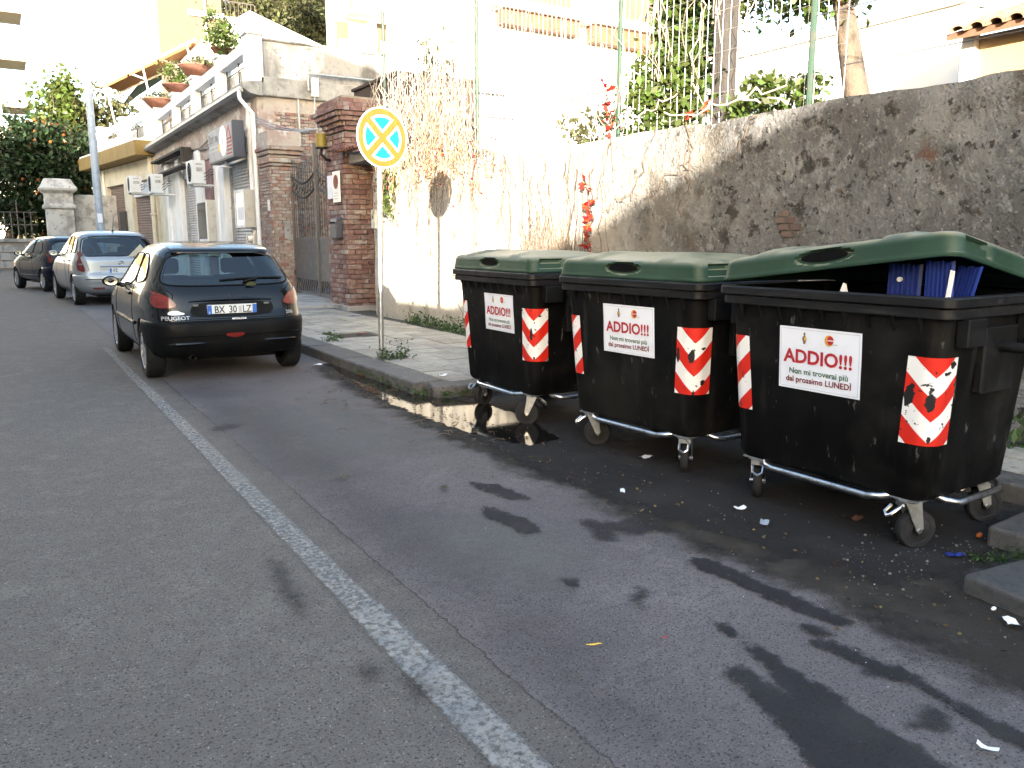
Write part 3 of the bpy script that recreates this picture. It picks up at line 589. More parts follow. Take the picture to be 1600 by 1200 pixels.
# gate: two leaves with sagging tops
gate = thing('iron_gate', 'dark double iron gate with curved barred tops and solid lower panels', 'gate', (6.45, 18.9, 0))
GX = 6.45
def leaf(y0, y1, sgn):
    lf = MB().box(GX-.03, GX+.03, y0, y0+.06, .2, 3.2).box(GX-.03, GX+.03, y1-.06, y1, .2, 3.2).box(GX-.025, GX+.025, y0+.06, y1-.06, 1.50, 1.58).box(GX-.025, GX+.025, y0+.06, y1-.06, 1.22, 1.28).box(GX-.025, GX+.025, y0+.06, y1-.06, .55, .60).box(GX-.025, GX+.025, y0+.06, y1-.06, .2, .25).build('gate_leaf', 'gate_metal', gate)
    MB().box(GX-.012, GX+.012, y0+.06, y1-.06, .60, 1.50).build('panel', 'gate_metal', lf)
    sag = lambda yy: -.26*math.sin(math.pi*(yy-y0)/(y1-y0))
    mb = MB()
    for zb in (3.15, 2.80): mb.tube([(GX, yy, zb+sag(yy)) for yy in np.linspace(y0+.03, y1-.03, 14)], .028, 6)
    for yy in np.linspace(y0+.1, y1-.1, 9):                # scrolls between the two arcs
        z = 2.98+sag(yy); mb.tube([(GX, yy+.09*math.cos(t), z+.09*math.sin(t)) for t in np.linspace(0, 5.2, 10)], .013, 5)
    mb.build('scroll_band', 'dark_iron', lf)
    bar = MB().cyl((0, 0, 0), (0, 0, 1), .008, n=6).mesh('bar', 'dark_iron')
    n = 11
    for i in range(n):
        yy = y0+.12+(y1-y0-.24)*i/(n-1); top = 3.48+sag(yy)*.9+.05*(i % 2)
        inst('bar', bar, lf, (GX, yy, 1.58), scale=(1, 1, top-1.58))
    sp = MB()
    for i in range(n):
        yy = y0+.12+(y1-y0-.24)*i/(n-1); top = 3.48+sag(yy)*.9+.05*(i % 2); sp.cyl((GX, yy, top), (GX, yy, top+.11), .024, .002, 6)
        sp.tube([(GX, yy+.06*math.sin(t*2), .25+.3*t/3.14) for t in np.linspace(0, 3.14, 7)], .012, 5)
    tag(sp.build('finials', 'dark_iron', lf), kind='stuff')
leaf(18.9, 20.82, 1); leaf(17.0, 18.88, -1)
MB().box(GX-.05, GX+.05, 18.85, 18.93, .2, 3.75).build('meeting_post', 'gate_metal', gate)
# things on the pillar
mbx = thing('mailbox', 'dark blue-black metal mailbox hanging on the red brick pillar', 'mailbox', (5.80, 15.8, 1.55))
MB().prism([(0, 0), (.14, 0), (.14, .30), (.12, .38), (0, .42)], lambda a, b, d: (5.83-a, d, 1.55+b), 15.62, 15.98).build('box', 'sign_dark', mbx, bevel=.012)
MB().box(5.678, 5.688, 15.66, 15.94, 1.84, 1.87).build('slot', 'dark_hole', mbx)
MB().cyl((5.69, 15.9, 1.78), (5.67, 15.9, 1.78), .018, n=10).build('lock', 'chrome', mbx)
def notice(y0, y1, z0, z1, m, label, circ=False):
    t = thing('notice', label, 'notice', (5.85, (y0+y1)/2, z0))
    MB().box(5.790, 5.815, y0, y1, z0, z1).build('board', m, t)
    if circ:
        cy, cz, r = (y0+y1)/2, z0+(z1-z0)*.66, .14
        MB().rings([[(5.787, cy+rr*math.cos(a), cz+rr*math.sin(a)) for a in np.linspace(0, 2*math.pi, 25)[:-1]] for rr in (r, r-.03)]).build('red_ring', 'ink_red', t)
        MB().rings([[(5.7865, cy+rr*math.cos(a), cz+rr*math.sin(a)) for a in np.linspace(0, 2*math.pi, 25)[:-1]] for rr in (r-.03, .002)], close1=True).build('ring_centre', 'terracotta', t)
        mb = MB()
        for k in range(3): mb.box(5.786, 5.789, y0+.08, y1-.08, z0+.06+k*.055, z0+.075+k*.055)
        mb.build('faded_print', 'ink_grey', t)
    return t
notice(15.62, 15.99, 2.26, 2.86, 'sign_white', 'white no-entry notice with a faded red ring, on the brick pillar', True)
notice(16.05, 16.30, 2.34, 2.80, 'paper_cool', 'plain white paper notice left of the red ring notice')
yl = thing('lamp', 'yellow warning lamp on a black bracket high on the gate pillar', 'lamp', (5.8, 16.2, 3.3))
MB().cyl((5.68, 16.25, 3.36), (5.68, 16.25, 3.62), .105, n=14).build('lens', 'yellow_plastic', yl, smooth=True)
MB().cyl((5.68, 16.25, 3.33), (5.68, 16.25, 3.36), .12, n=14).tube([(5.68, 16.25, 3.33), (5.66, 16.22, 3.22), (5.75, 16.2, 3.12), (5.88, 16.2, 3.1)], .03, 8).build('bracket', 'black_plastic', yl)
ic = thing('intercom', 'small pale intercom plate on the sunlit jamb right of the doorway', 'intercom', (5.9, 14.1, 1.7))
MB().box(5.84, 5.93, 13.98, 14.16, 1.72, 2.06).build('plate', 'box_beige', ic, bevel=.01)
MB().box(5.832, 5.84, 14.04, 14.10, 1.90, 1.96).build('button', 'dark_iron', ic)

# ================================================================== SHOP BUILDING
sb = thing('shop_building', 'low old shop building with shutters and a white terrace parapet', 'building', (WX, 22, 0))
MB().box(6.25, 14, 22.25, 38.5, 0, 5.24).build('wall', 'old_plaster', sb)
MB().box(5.98, 6.25, 22.25, 38.5, 4.12, 5.24).build('upper_wall', 'old_plaster', sb)
for y0, y1, m in ((22.25, 23.28, 'pink_plaster'), (25.76, 27.1, 'white_paint'), (27.1, 29.0, 'pink_plaster'), (29.0, 30.42, 'white_paint'), (32.86, 36.0, 'white_paint'), (36.0, 38.0, 'cream_wall')):
    MB().box(5.985+(.03 if m == 'pink_plaster' else 0), 6.25, y0, y1, 0, 4.12).build('shopfront_wall', m, sb)
for y0, y1 in ((25.76, 26.2), (26.75, 27.1), (29.2, 29.9), (32.86, 33.5), (35.2, 35.9)):
    MB().box(5.90, 5.985, y0, y1, 0, 4.5).build('pilaster', 'white_paint', sb, bevel=.012)
def shutter(y0, y1, z1, m):
    vs = []; n = 44; N = n*2+1
    for i in range(N):
        z = .12+(z1-.12)*i/(N-1); d = .0 if i % 2 else .03
        vs += [(6.16+d, y0, z), (6.16+d, y1, z)]
    fs = [(2*i, 2*i+1, 2*i+3, 2*i+2) for i in range(N-1)]
    s = MB().add(vs, fs).build('shutter', m, sb)
    for a, b in ((y0-.01, y0+.06), (y1-.06, y1+.01)): MB().box(6.08, 6.24, a, b, .1, z1).build('guide_rail', 'grey_metal', s)
    MB().box(6.06, 6.24, y0+.06, y1-.06, z1-.35, z1+.05).build('shutter_box', 'grey_metal', s)
shutter(23.28, 25.76, 4.1, 'shutter'); shutter(30.42, 32.86, 4.1, 'shutter')
# cornice, parapet
MB().prism([(6.0, 5.20), (5.78, 5.24), (5.66, 5.32), (5.62, 5.36), (5.62, 5.50), (6.1, 5.56), (6.1, 5.2)], lambda a, b, d: (a, d, b), 21.78, 38.5).build('cornice', 'cement', sb)
MB().prism([(5.64, 5.26), (5.54, 5.32), (5.54, 5.39), (5.64, 5.36)], lambda a, b, d: (a, d, b), 21.9, 38.4).build('gutter', 'grey_metal', sb)
piers = [(21.9, 22.34), (25.18, 25.62), (28.78, 29.22), (32.3, 32.74), (36.3, 36.74)]
for a, b in piers:
    p = MB().box(5.80, 6.18, a, b, 5.552, 6.70).build('parapet_pier', 'white_wall', sb)
    MB().box(5.74, 6.24, a-.06, b+.06, 6.70, 6.80).build('pier_cap', 'white_wall', p, bevel=.015)
for (a0, b0), (a1, b1) in zip(piers, piers[1:]):
    MB().box(5.84, 6.14, b0, a1, 6.32, 6.58).build('parapet_rail', 'white_wall', sb)
    MB().box(5.86, 6.12, b0, a1, 5.553, 5.64).build('parapet_base', 'white_wall', sb)
    g = MB().box(6.02, 6.05, b0+.04, a1-.04, 6.10, 6.14).box(6.02, 6.05, b0+.04, b0+.09, 5.64, 6.32).box(6.02, 6.05, a1-.09, a1-.04, 5.64, 6.32).box(6.02, 6.05, (b0+a1)/2-.02, (b0+a1)/2+.02, 5.64, 6.32).build('railing', 'dark_iron', sb)
    MB().box(6.06, 6.07, b0+.06, a1-.06, 5.66, 6.10).build('screen_panel', 'glass_panel', g)
# side wall facing the gate: parapet, band, plaster
MB().box(6.18, 14, 22.0, 22.24, 5.70, 6.60).build('side_parapet', 'cement_stained', sb)
MB().box(6.10, 14, 21.90, 22.26, 5.22, 5.70).build('side_band', 'cement', sb, bevel=.03)
MB().box(6.0, 14, 22.02, 22.24, 0, 5.22).build('side_wall', 'old_plaster', sb)
MB().box(6.14, 14, 21.95, 22.28, 6.60, 6.66).build('side_coping', 'cement_stained', sb, bevel=.015)
MB().box(6.2, 14, 22.26, 38.4, 5.24, 5.50).build('terrace_floor', 'cement', sb)
bme = MB().box(-.118, .118, -.03, .03, -.036, .036).mesh('brick', 'brick_tan')
for r in range(40):
    for i in range(7): inst('brick', bme, sb, (6.72+.25*(i-.5*(r % 2)), 22.0-random.uniform(0, .012), 1.5+r*.085), (0, 0, R(random.uniform(-1, 1))))
# pipes and cables
pipes = MB().tube([(5.56, 22.0, 5.34), (5.56, 21.98, 5.1), (5.7, 21.9, 4.9), (5.84, 21.86, 4.75), (5.84, 21.86, .15)], .055, 10)
pipes.build('downpipe', 'white_paint', sb, smooth=True)
MB().tube([(5.93, 22.6, 5.1), (5.93, 22.6, .2)], .075, 10).build('downpipe', 'white_paint', sb, smooth=True)
MB().tube([(7.35, 21.86, 5.45), (7.35, 21.86, 5.86), (7.6, 21.86, 5.88), (13.5, 21.86, 5.92)], .035, 8).build('conduit', 'grey_metal', sb, smooth=True)
MB().box(7.42, 7.62, 21.8, 21.9, 5.30, 5.78).build('meter_box', 'ac_white', sb, bevel=.01)
mb = MB()
def cable(pts, r, m='dark_iron'): MB().tube(pts, r, 5).build('cable', m, sb)
for k in range(3):
    a = Vector((5.86, 21.88, 4.55+.07*k)); b = Vector((7.3+.25*k, 21.84, 4.4+.07*k)); cable([a.lerp(b, t)+Vector((0, -.03, -.12*math.sin(math.pi*t)*(1+.3*k))) for t in np.linspace(0, 1, 9)], .012, 'grey_metal')
cable([(7.5, 21.82, 5.3), (7.46, 21.8, 4.9), (7.52, 21.8, 4.4), (7.44, 21.75, 3.6), (7.4, 21.7, 2.6)], .018, 'grey_metal')
cable([(7.05, 21.86, 5.2), (7.06, 21.86, 4.0)], .03, 'grey_metal')
for k in range(4):
    cable([(5.94-.01*k, y_, 4.62-.05*k-.10*math.sin((y_-22.5)*1.1+k)) for y_ in np.linspace(27.6, 36.5, 22)], .016)
# pink corner bay: little window with pointed top, white strip
win = MB().box(5.93, 6.0, 22.55, 23.05, 3.42, 3.52).box(5.93, 6.0, 22.55, 23.05, 4.18, 4.26).box(5.93, 6.0, 22.55, 22.65, 3.52, 4.18).box(5.93, 6.0, 22.95, 23.05, 3.52, 4.18).tube([(5.95, 22.58, 4.26), (5.95, 22.8, 4.95), (5.95, 23.02, 4.26)], .035, 6).build('window_frame', 'white_paint', sb)
MB().box(5.965, 5.975, 22.65, 22.95, 3.52, 4.18).build('pane', 'facade_glass', win)
# wooden frame over the middle shop
MB().box(5.55, 5.9, 30.2, 36.8, 4.60, 4.68).box(5.55, 5.9, 30.2, 30.3, 4.2, 4.60).box(5.55, 5.9, 30.2, 36.8, 4.05, 4.12).build('wooden_frame', 'wood_old', sb)

def ac_unit(x0, x1, y0, y1, z0, label):
    t = thing('air_conditioner', label, 'air conditioner', (x1, (y0+y1)/2, z0), group='air conditioners on the shopfront')
    MB().box(x0, x1, y0, y1, z0, z0+.72).build('casing', 'ac_white', t, bevel=.025)
    cy, cz = y0+(y1-y0)*.42, z0+.36; mb = MB()
    mb.rings([[(x0-.004, cy+r*math.cos(a), cz+r*math.sin(a)) for a in np.linspace(0, 2*math.pi, 29)[:-1]] for r in (.30, .002)], close1=True); mb.build('fan_opening', 'dark_hole', t)
    mb = MB()
    for r in (.12, .22): mb.tube([(x0-.008, cy+r*math.cos(a), cz+r*math.sin(a)) for a in np.linspace(0, 2*math.pi, 25)[:-1]], .003, 4, closed=True)
    tag(mb.build('fan_grille', 'grey_metal', t), kind='stuff')
    MB().box(x0+.05, 5.97, y0+.08, y0+.13, z0-.06, z0-.004).box(x0+.05, 5.97, y1-.13, y1-.08, z0-.06, z0-.004).build('bracket', 'ac_white', t)
    MB().box(x0+.14, x1-.1, y0-.012, y0-.002, z0+.38, z0+.5).box(x0+.14, x1-.1, y0-.012, y0-.002, z0+.58, z0+.62).build('label_plate', 'grey_metal', t)
    mb = MB()
    for k in range(3): mb.tube([(x1-.06, y0-.02, z0+.12+.10*k), (x1+.04, y0-.07, z0+.16+.10*k), (x1+.12, y0-.06, z0+.28+.09*k), (x1+.30, y0+.03, z0+.34+.06*k)], .014, 6)
    mb.build('hose', 'dark_iron', t, smooth=True)
ac_unit(5.24, 5.66, 27.0, 27.85, 3.25, 'air conditioner nearest the shop sign, mounted over the white pilaster')
ac_unit(5.10, 5.54, 34.0, 34.9, 3.3, 'air conditioner over the yellow drainpipe, middle of three on the shopfront')
ac_unit(4.98, 5.46, 38.9, 39.9, 3.55, 'large air conditioner below the ochre band, farthest along the shopfront')
# lit shop sign box
sg = thing('shop_sign', 'white shop sign box with red stripes and pale oval, jutting over the shutter', 'sign', (5.4, 24, 3.8))
SX = 5.42; Y0, Y1, Z0, Z1 = 22.35, 25.25, 3.68, 4.62
MB().box(SX, SX+.30, Y0, Y1, Z0, Z1).build('case', 'sign_dark', sg, bevel=.012)
MB().box(SX-.012, SX-.002, Y0+.05, Y1-.05, Z0+.05, Z1-.05).build('face', 'paper_dull', sg)
sf = lambda a, b: (SX-.016, Y1-.12-a, Z0+b)
for w_, dx in (('Yori', 0), ('ne', .80)):
    mb = MB(); text(mb, w_, .34, lambda a, b: sf(a+dx, b+.66), .03, 'LEFT'); mb.build('lettering', 'ink_dim', sg)
mb = MB()
for k in range(2):
    for q in range(6): mb.box(SX-.016, SX-.0135, Y1-.34-q*.17, Y1-.2-q*.17, Z0+.42-k*.12, Z0+.47-k*.12)
mb.build('faded_print', 'ink_grey', sg)
oc = (Y0+1.05, Z0+.50)
MB().rings([[(SX-.0165, oc[0]+.42*r*math.cos(a), oc[1]+.40*r*math.sin(a)) for a in np.linspace(0, 2*math.pi, 33)[:-1]] for r in (1, .01)], close1=True).build('oval', 'sign_white', sg)
MB().rings([[(SX-.019, oc[0]+.04+.06*r*math.cos(a), oc[1]+.11*r*math.sin(a)) for a in np.linspace(0, 2*math.pi, 25)[:-1]] for r in (1, .01)], close1=True).build('oval_mark', 'ink_grey', sg)
mb = MB()
for k in range(5): mb.box(SX-.015, SX-.0135, Y0+.08, Y0+.66, Z0+.10+k*.095, Z0+.145+k*.095)
mb.prism([(.1, .5), (.36, .88), (.62, .62), (.62, .52), (.38, .76), (.16, .42)], lambda a, b, d: (d, Y0+a, Z0+b), SX-.018, SX-.0155)
mb.build('red_stripes', 'ink_red', sg)
MB().box(SX-.017, SX-.0135, Y0+1.42, Y0+1.62, Z0+.25, Z0+.45).build('green_mark', 'ink_yellow', sg)
MB().tube([(5.57, 23.9, 3.68), (5.57, 23.9, 3.56)], .03, 8).lathe([(.001, .02), (.16, .0), (.17, -.04), (.001, -.05)], (5.57, 23.9, 3.56)).build('lamp_shade', 'ac_white', sg, smooth=True)
# display cases
def case(y0, y1, z0, z1, x0, label):
    t = thing('display_case', label, 'display case', (5.98, y0, z0), group='glass display cases between the shutters')
    MB().box(x0, 5.98, y0, y1, z0, z1).build('case', 'box_beige', t, bevel=.015)
    fr = MB().box(x0-.03, x0-.002, y0, y0+.07, z0, z1).box(x0-.03, x0-.002, y1-.07, y1, z0, z1).box(x0-.03, x0-.002, y0+.07, y1-.07, z0, z0+.07).box(x0-.03, x0-.002, y0+.07, y1-.07, z1-.07, z1).build('frame', 'white_paint', t)
    MB().box(x0-.012, x0-.006, y0+.07, y1-.07, z0+.07, z1-.07).build('pane', 'facade_glass', fr)
    MB().box(x0-.02, x0-.013, y0+.15, y1-.25, z0+.2, z0+.55).build('faded_poster', 'paper', fr)
case(22.35, 23.3, 1.85, 2.85, 5.62, 'beige display case beside the corner downpipe, right of the near shutter')
case(27.15, 28.7, 1.0, 2.78, 5.66, 'tall beige display case between the two grey shutters')
case(22.45, 23.2, .5, 1.7, 5.86, 'lower beige display case under the one by the corner downpipe')
# terrace pots
def pot(x, y, z, r, h, label, plant, slump=0):
    t = thing('flower_pot', label, 'flower pot', (x, y, z), group='clay bowls along the terrace parapet')
    MB().lathe([(.001, 0), (r*.55, 0), (r*.8, h*.45), (r, h*.85), (r*1.06, h*.87), (r*1.06, h), (r*.93, h), (r*.85, h*.8), (.001, h*.75)], (x, y, z), n=20).build('bowl', 'terracotta', t, smooth=True)
    if plant: leaves('foliage', plant[0], clump_pts((x, y, z+h+plant[2]), plant[1], plant[3], 14, .3, seed=int(y*10)), .13, t)
pot(5.99, 25.4, 6.80, .30, .22, 'clay bowl nearest the terrace corner, with a light green shrub', ('leaf_mid', (.5, .7, .6), .5, 900))
pot(5.99, 29.0, 6.80, .52, .36, 'biggest clay bowl on the parapet, with dry brown plant', ('leaf_olive', (.5, .55, .16), .08, 350))
pot(5.99, 32.52, 6.80, .48, .30, 'clay bowl with a green leafy plant, third from the terrace corner', ('leaf_mid', (.45, .5, .45), .35, 500))
pot(5.99, 36.5, 6.80, .60, .36, 'clay bowl with withered plant at the bend of the parapet', ('leaf_olive', (.5, .6, .16), .08, 300))

# ================================================================== OCHRE BANDED BUILDING (street bends left)
ang = R(7.1); yb = thing('yellow_building', 'cream building with an ochre band and white parapet beyond the shops', 'building', (5.95, 38.5, 0), ang)
# local: +y along the street, -x towards the street
L = 10.4
MB().box(.25, 8, .02, L, 0, 5.1).build('wall', 'cream_wall', yb, local=True)
MB().box(.0, .25, .02, L, 4.2, 5.08).box(0, .25, .02, .7, 0, 4.2).box(0, .25, 3.9, 5.2, 0, 4.2).box(0, .25, 8.4, L, 0, 4.2).build('front_wall', 'cream_wall', yb, local=True)
sh = MB()
vs = []; N = 71
for i in range(N): vs += [(.16+(.03 if i % 2 else 0), .7, .1+4.1*i/(N-1)), (.16+(.03 if i % 2 else 0), 3.9, .1+4.1*i/(N-1))]
sh.add(vs, [(2*i, 2*i+1, 2*i+3, 2*i+2) for i in range(N-1)]).build('shutter', 'shutter_brown', yb, local=True)
sh = MB(); sh.add([(a, b+4.5, c) for a, b, c in vs], [(2*i, 2*i+1, 2*i+3, 2*i+2) for i in range(N-1)]).build('shutter', 'shutter_brown', yb, local=True)
MB().box(-.75, .3, -.1, L+.3, 5.1, 5.72).build('ochre_band', 'ochre_band', yb, local=True, bevel=.02)
MB().box(-.70, 8, -.05, L+.2, 5.72, 5.80).build('terrace_floor', 'white_wall', yb, local=True)
MB().box(.02, .24, .1, 3.6, 3.5, 4.1).build('shop_panel', 'paper', yb, local=True)
for a in (-.05, 3.9, 8.2):
    p = MB().box(-.2, .2, a, a+.45, 5.80, 7.05).build('parapet_pier', 'white_wall', yb, local=True)
    MB().box(-.26, .26, a-.05, a+.5, 7.05, 7.14).build('pier_cap', 'white_wall', p, local=True)
for a, b in ((.40, 3.9), (4.35, 8.2), (8.65, L)):
    MB().box(-.16, .16, a, b, 6.66, 6.92).build('parapet_rail', 'white_wall', yb, local=True)
    MB().box(-.16, .16, a, b, 5.801, 5.95).build('parapet_base', 'white_wall', yb, local=True)
    g = MB().box(-.02, .02, a+.05, b-.05, 6.44, 6.48).box(-.02, .02, (a+b)/2-.02, (a+b)/2+.02, 5.95, 6.66).build('railing', 'dark_iron', yb, local=True)
    MB().box(.03, .04, a+.05, b-.05, 5.96, 6.44).build('screen_panel', 'cement', g, local=True)
MB().tube([(-.10, .25, 5.1), (-.10, .25, .2)], .10, 10).lathe([(.13, 0), (.15, .05), (.13, .1)], (-.10, .25, 2.6)).build('drainpipe', 'cream_wall', yb, local=True, smooth=True)
MB().tube([(-.06, 8.7, 5.0), (-.06, 8.7, .2)], .06, 8).build('drainpipe', 'white_paint', yb, local=True, smooth=True)
MB().box(-.1, .0, 5.0, 6.0, 1.3, 2.9).build('notice_board', 'dark_iron', yb, local=True)
MB().box(-.34, .0, 7.6, 8.6, 1.1, 2.2).build('letter_rack', 'dark_iron', yb, local=True, bevel=.02)

# ================================================================== FAR STREET END
lamp = thing('lamp_post', 'slender blue-grey steel pole standing by the cream building', 'pole', (3.42, 36, 0))
MB().cyl((3.42, 36, 0), (3.42, 36, 8.6), .16, .12, n=14).build('shaft', 'pole_blue', lamp, smooth=True)
MB().cyl((3.42, 36, 0), (3.42, 36, .3), .2, n=14).build('base', 'pole_blue', lamp, smooth=True)
MB().box(3.33, 3.5, 35.82, 35.86, 2.2, 2.55).build('sticker', 'paper', lamp)
fp = thing('stone_gatepost', 'pale carved stone gatepost with moulded cap at the garden entrance', 'gatepost', (2.55, 46, 0))
prof = [(.80, 0), (.80, .7), (.66, .8), (.64, 3.0), (.76, 3.06), (.76, 3.2), (.66, 3.28), (.66, 3.75), (.86, 3.9), (.90, 4.0), (.78, 4.15), (.62, 4.45), (.001, 4.5)]
sq = lambda r, z, c=(2.62, 46): [(c[0]+r*sx, c[1]+r*sy, z) for sx, sy in ((-1, -1), (1, -1), (1, 1), (-1, 1))]
MB().rings([sq(r*.92, z) for r, z in prof], True, True).build('post', 'stone_pale', fp, bevel=.03)
MB().box(3.25, 6, 46.0, 46.4, 0, 3.75).build('wall', 'stone_pale', thing('garden_wall', 'pale plastered garden wall between the stone gatepost and the cream building', 'wall', (4.5, 46.2, 0)))
lw = thing('low_wall', 'low grey stone wall crossing the far end of the street', 'wall', (-1, 50, 0))
MB().box(-14, 1.85, 50, 50.6, 0, 1.42).build('body', 'mortar', lw)
MB().box(-14, 1.95, 49.9, 50.7, 1.42, 1.6).build('coping', 'cement', lw, bevel=.03)
stm = [MB().box(-a/2, a/2, -.05, .05, -b/2, b/2).mesh('stone', 'cement') for a, b in ((.72, .36), (.5, .36), (.9, .36))]
for me_ in stm: me_.materials[0] = MATS['basalt'] if False else MATS['cement']
for r in range(3):
    x = -1.6
    while x < 1.5:
        k = random.randrange(3); wd = (.72, .5, .9)[k]; inst('stone', stm[k], lw, (x+wd/2, 49.98, .26+r*.42)); x += wd+.05
MB().box(-14, 60, 52, 120, -.2, 1.5).build('x', 'soil').name = 'garden_terrain'; bpy.data.objects['garden_terrain']['kind'] = 'structure'

def tree(name, label, base, h_trunk, crown, n, size, m, seed, k=40, spread=.22, fruit=0, trunk_r=.16, group=None, flat=0):
    """crown: (centre, radii)"""
    t = thing(name, label, 'tree', base, group=group)
    c, r = Vector(crown[0]), crown[1]; b = Vector(base); mb = MB()
    top = Vector((b.x+(c.x-b.x)*.6, b.y+(c.y-b.y)*.6, b.z+h_trunk))
    mb.tube([b, b.lerp(top, .5)+Vector((.05, .04, 0)), top], [trunk_r*1.25, trunk_r, trunk_r*.8], 9)
    g = random.Random(seed)
    for i in range(9):
        d = Vector((g.uniform(-1, 1)*r[0], g.uniform(-1, 1)*r[1], g.uniform(-.3, .9)*r[2]))*.8
        mb.tube([top, top.lerp(c+d, .5)+Vector((g.uniform(-.2, .2), g.uniform(-.2, .2), .2)), c+d], [trunk_r*.5, trunk_r*.3, trunk_r*.08], 6)
    mb.build('trunk', 'bark', t, smooth=True)
    leaves('crown', m, clump_pts(c, r, n, k, spread, seed), size, t, seed=seed)
    if fruit:
        fm = MB()
        gg = np.random.default_rng(seed+3); d = gg.normal(size=(fruit, 3)); d /= np.linalg.norm(d, axis=1)[:, None]
        for p in d*np.array(r)*.93+np.array(c): fm.ball(p, .085, 7, 5)
        tag(fm.build('fruit', 'orange_fruit', t, smooth=True), kind='stuff')
    return t
tree('orange_tree', 'big round dark orange tree full of fruit behind the stone gatepost', (.4, 55, 1.4), 2.5, ((2.3, 54.5, 5.1), (3.3, 3.0, 3.5)), 17000, .30, 'leaf_dark', 11, 120, .17, 110, .25)
tree('garden_tree', 'taller pale green tree rising sunlit above the orange tree', (3.4, 66, 1.4), 5, ((4.3, 66, 9.6), (1.6, 2.0, 3.2)), 4200, .42, 'leaf_mid', 12, 34, .24, 0, .22)
tree('garden_tree', 'sparse dry olive tree between the orange tree and the pole', (5.6, 66, 1.4), 4, ((7.0, 66, 9), (2.2, 2.2, 3.2)), 2600, .38, 'leaf_olive', 13, 40, .2, 0, .2)
tree('garden_tree', 'low leafy tree under the orange tree by the railings', (1.0, 53.2, 1.4), 1, ((.9, 53, 2.9), (1.5, .8, 1.2)), 2200, .22, 'leaf_dark', 14, 26, .2, 0, .1)
rl = thing('garden_railing', 'dark railing of thin posts above the low stone wall', 'railing', (-1, 50.4, 1.6))
mb = MB()
for i in range(12): mb.cyl((-1.8+i*.3, 50.3, 1.6), (-1.8+i*.3, 50.3, 3.6 if i % 3 == 0 else 3.0), .03, n=6)
mb.build('posts', 'dark_iron', rl); MB().box(-1.9, 1.8, 50.28, 50.32, 2.3, 2.36).box(-1.9, 1.8, 50.28, 50.32, 2.96, 3.0).build('rails', 'dark_iron', rl)
hs = thing('garden_house', 'pale cottage glimpsed under the orange tree at the left edge', 'house', (-1.5, 60, 1.4))
MB().box(-8, -.4, 60, 66, 1.4, 5).build('wall', 'far_white', hs); MB().box(-2.0, -.9, 59.95, 60, 1.6, 3.4).build('window', 'facade_glass', hs)
MB().prism([(-8.4, 5), (-.1, 5), (-4.2, 6.6)], lambda a, b, d: (a, d, b), 59.6, 66.4).build('roof', 'rooftile', hs)

# ---- blocks of flats and houses rising behind
def block(name, label, x0, x1, y0, y1, z1, m, group=None, z0=0, skew=0):
    t = thing(name, label, 'building', ((x0+x1)/2, (y0+y1)/2, z0), group=group); MB().prism([(x0, y0), (x1, y0), (x1, y1), (x0+skew, y1)], lambda a, b, d: (a, b, d), z0, z1).build('wall', m, t); return t
def balcony(t, x0, x1, y0, y1, z, m='balcony_beige', rail=True, side='y'):
    b = MB().box(x0, x1, y0, y1, z, z+.22).build('balcony', m, t)
    if rail:
        mb = MB()
        for i in range(int((x1-x0)/.28)+1): mb.cyl((x0+.05+i*.28, y0+.06, z+.22), (x0+.05+i*.28, y0+.06, z+1.2), .02, n=5)
        for i in range(int((y1-y0)/.28)+1): mb.cyl((x0+.06, y0+.05+i*.28, z+.22), (x0+.06, y0+.05+i*.28, z+1.2), .02, n=5)
        mb.box(x0, x1, y0+.03, y0+.09, z+1.2, z+1.26); mb.box(x0+.03, x0+.09, y0, y1, z+1.2, z+1.26); mb.build('railing', 'dark_iron', b)
    return b
fl = block('apartment_block', 'tall pale block with stacked balconies at the far left', -16, 1.2, 84, 100, 40, 'far_white')
for k in range(6):
    z = 12.9+k*3.9
    balcony(fl, 1.2, 3.4, 84.4, 89, z, 'balcony_beige', False)
    MB().box(1.2, 3.3, 84.4, 84.55, z+.22, z+1.3).build('balcony_front', 'far_white', fl)
    MB().box(1.201, 1.23, 86, 87.4, z+.3, z+2.6).build('window', 'beige_block', fl)
aw = block('terrace_house', 'white house behind the terrace with a long orange awning', 13, 26, 52, 70, 13.2, 'far_white')
for k in range(4): MB().box(12.95, 13, 53.5+k*4, 54.9+k*4, 8.5, 11).build('window', 'beige_block', aw)
awn = thing('awning', 'long folded orange-brown awning stretched above the terrace', 'awning', (8.2, 53, 11.5))
A0, A1 = Vector((9.6, 47.0, 11.9)), Vector((6.5, 60, 11.35))
D = (A1-A0); W = Vector((1.1, .35, -.25))
for i in range(3):
    a = A0+D*(i/3+.012); b = A0+D*((i+1)/3-.012)
    MB().add([a, b, b+W, a+W, a-Vector((0, 0, .22)), b-Vector((0, 0, .22))], [(0, 1, 2, 3), (0, 1, 5, 4)]).build('cloth_panel', 'awning_cloth', awn)
MB().tube([A0-D*.02, A1+D*.02], .07, 8).tube([A0+W, A1+W], .07, 8).build('awning_bar', 'far_white', awn)
mb = MB()
for t_ in (.05, .5, .95): mb.tube([A0+D*t_, A0+D*t_+Vector((.9, .3, -5.6))], .05, 6)
mb.build('awning_post', 'far_white', awn)
bb = block('apartment_block', 'plain beige block with a drainpipe, seen above the terrace house', 12.2, 14.3, 60, 72, 34, 'beige_block')
MB().cyl((13.2, 59.9, 3), (13.2, 59.9, 34), .07, n=8).build('drainpipe', 'far_white', bb)
MB().box(12.1, 14.4, 59.8, 60, 16.4, 16.75).build('string_course', 'far_white', bb)
balcony(bb, 14.35, 16.6, 60.2, 63, 16.5, 'far_white')
hp = thing('hip_roofed_house', 'white house whose pale hipped roof shows above the side wall', 'house', (16, 42, 0))
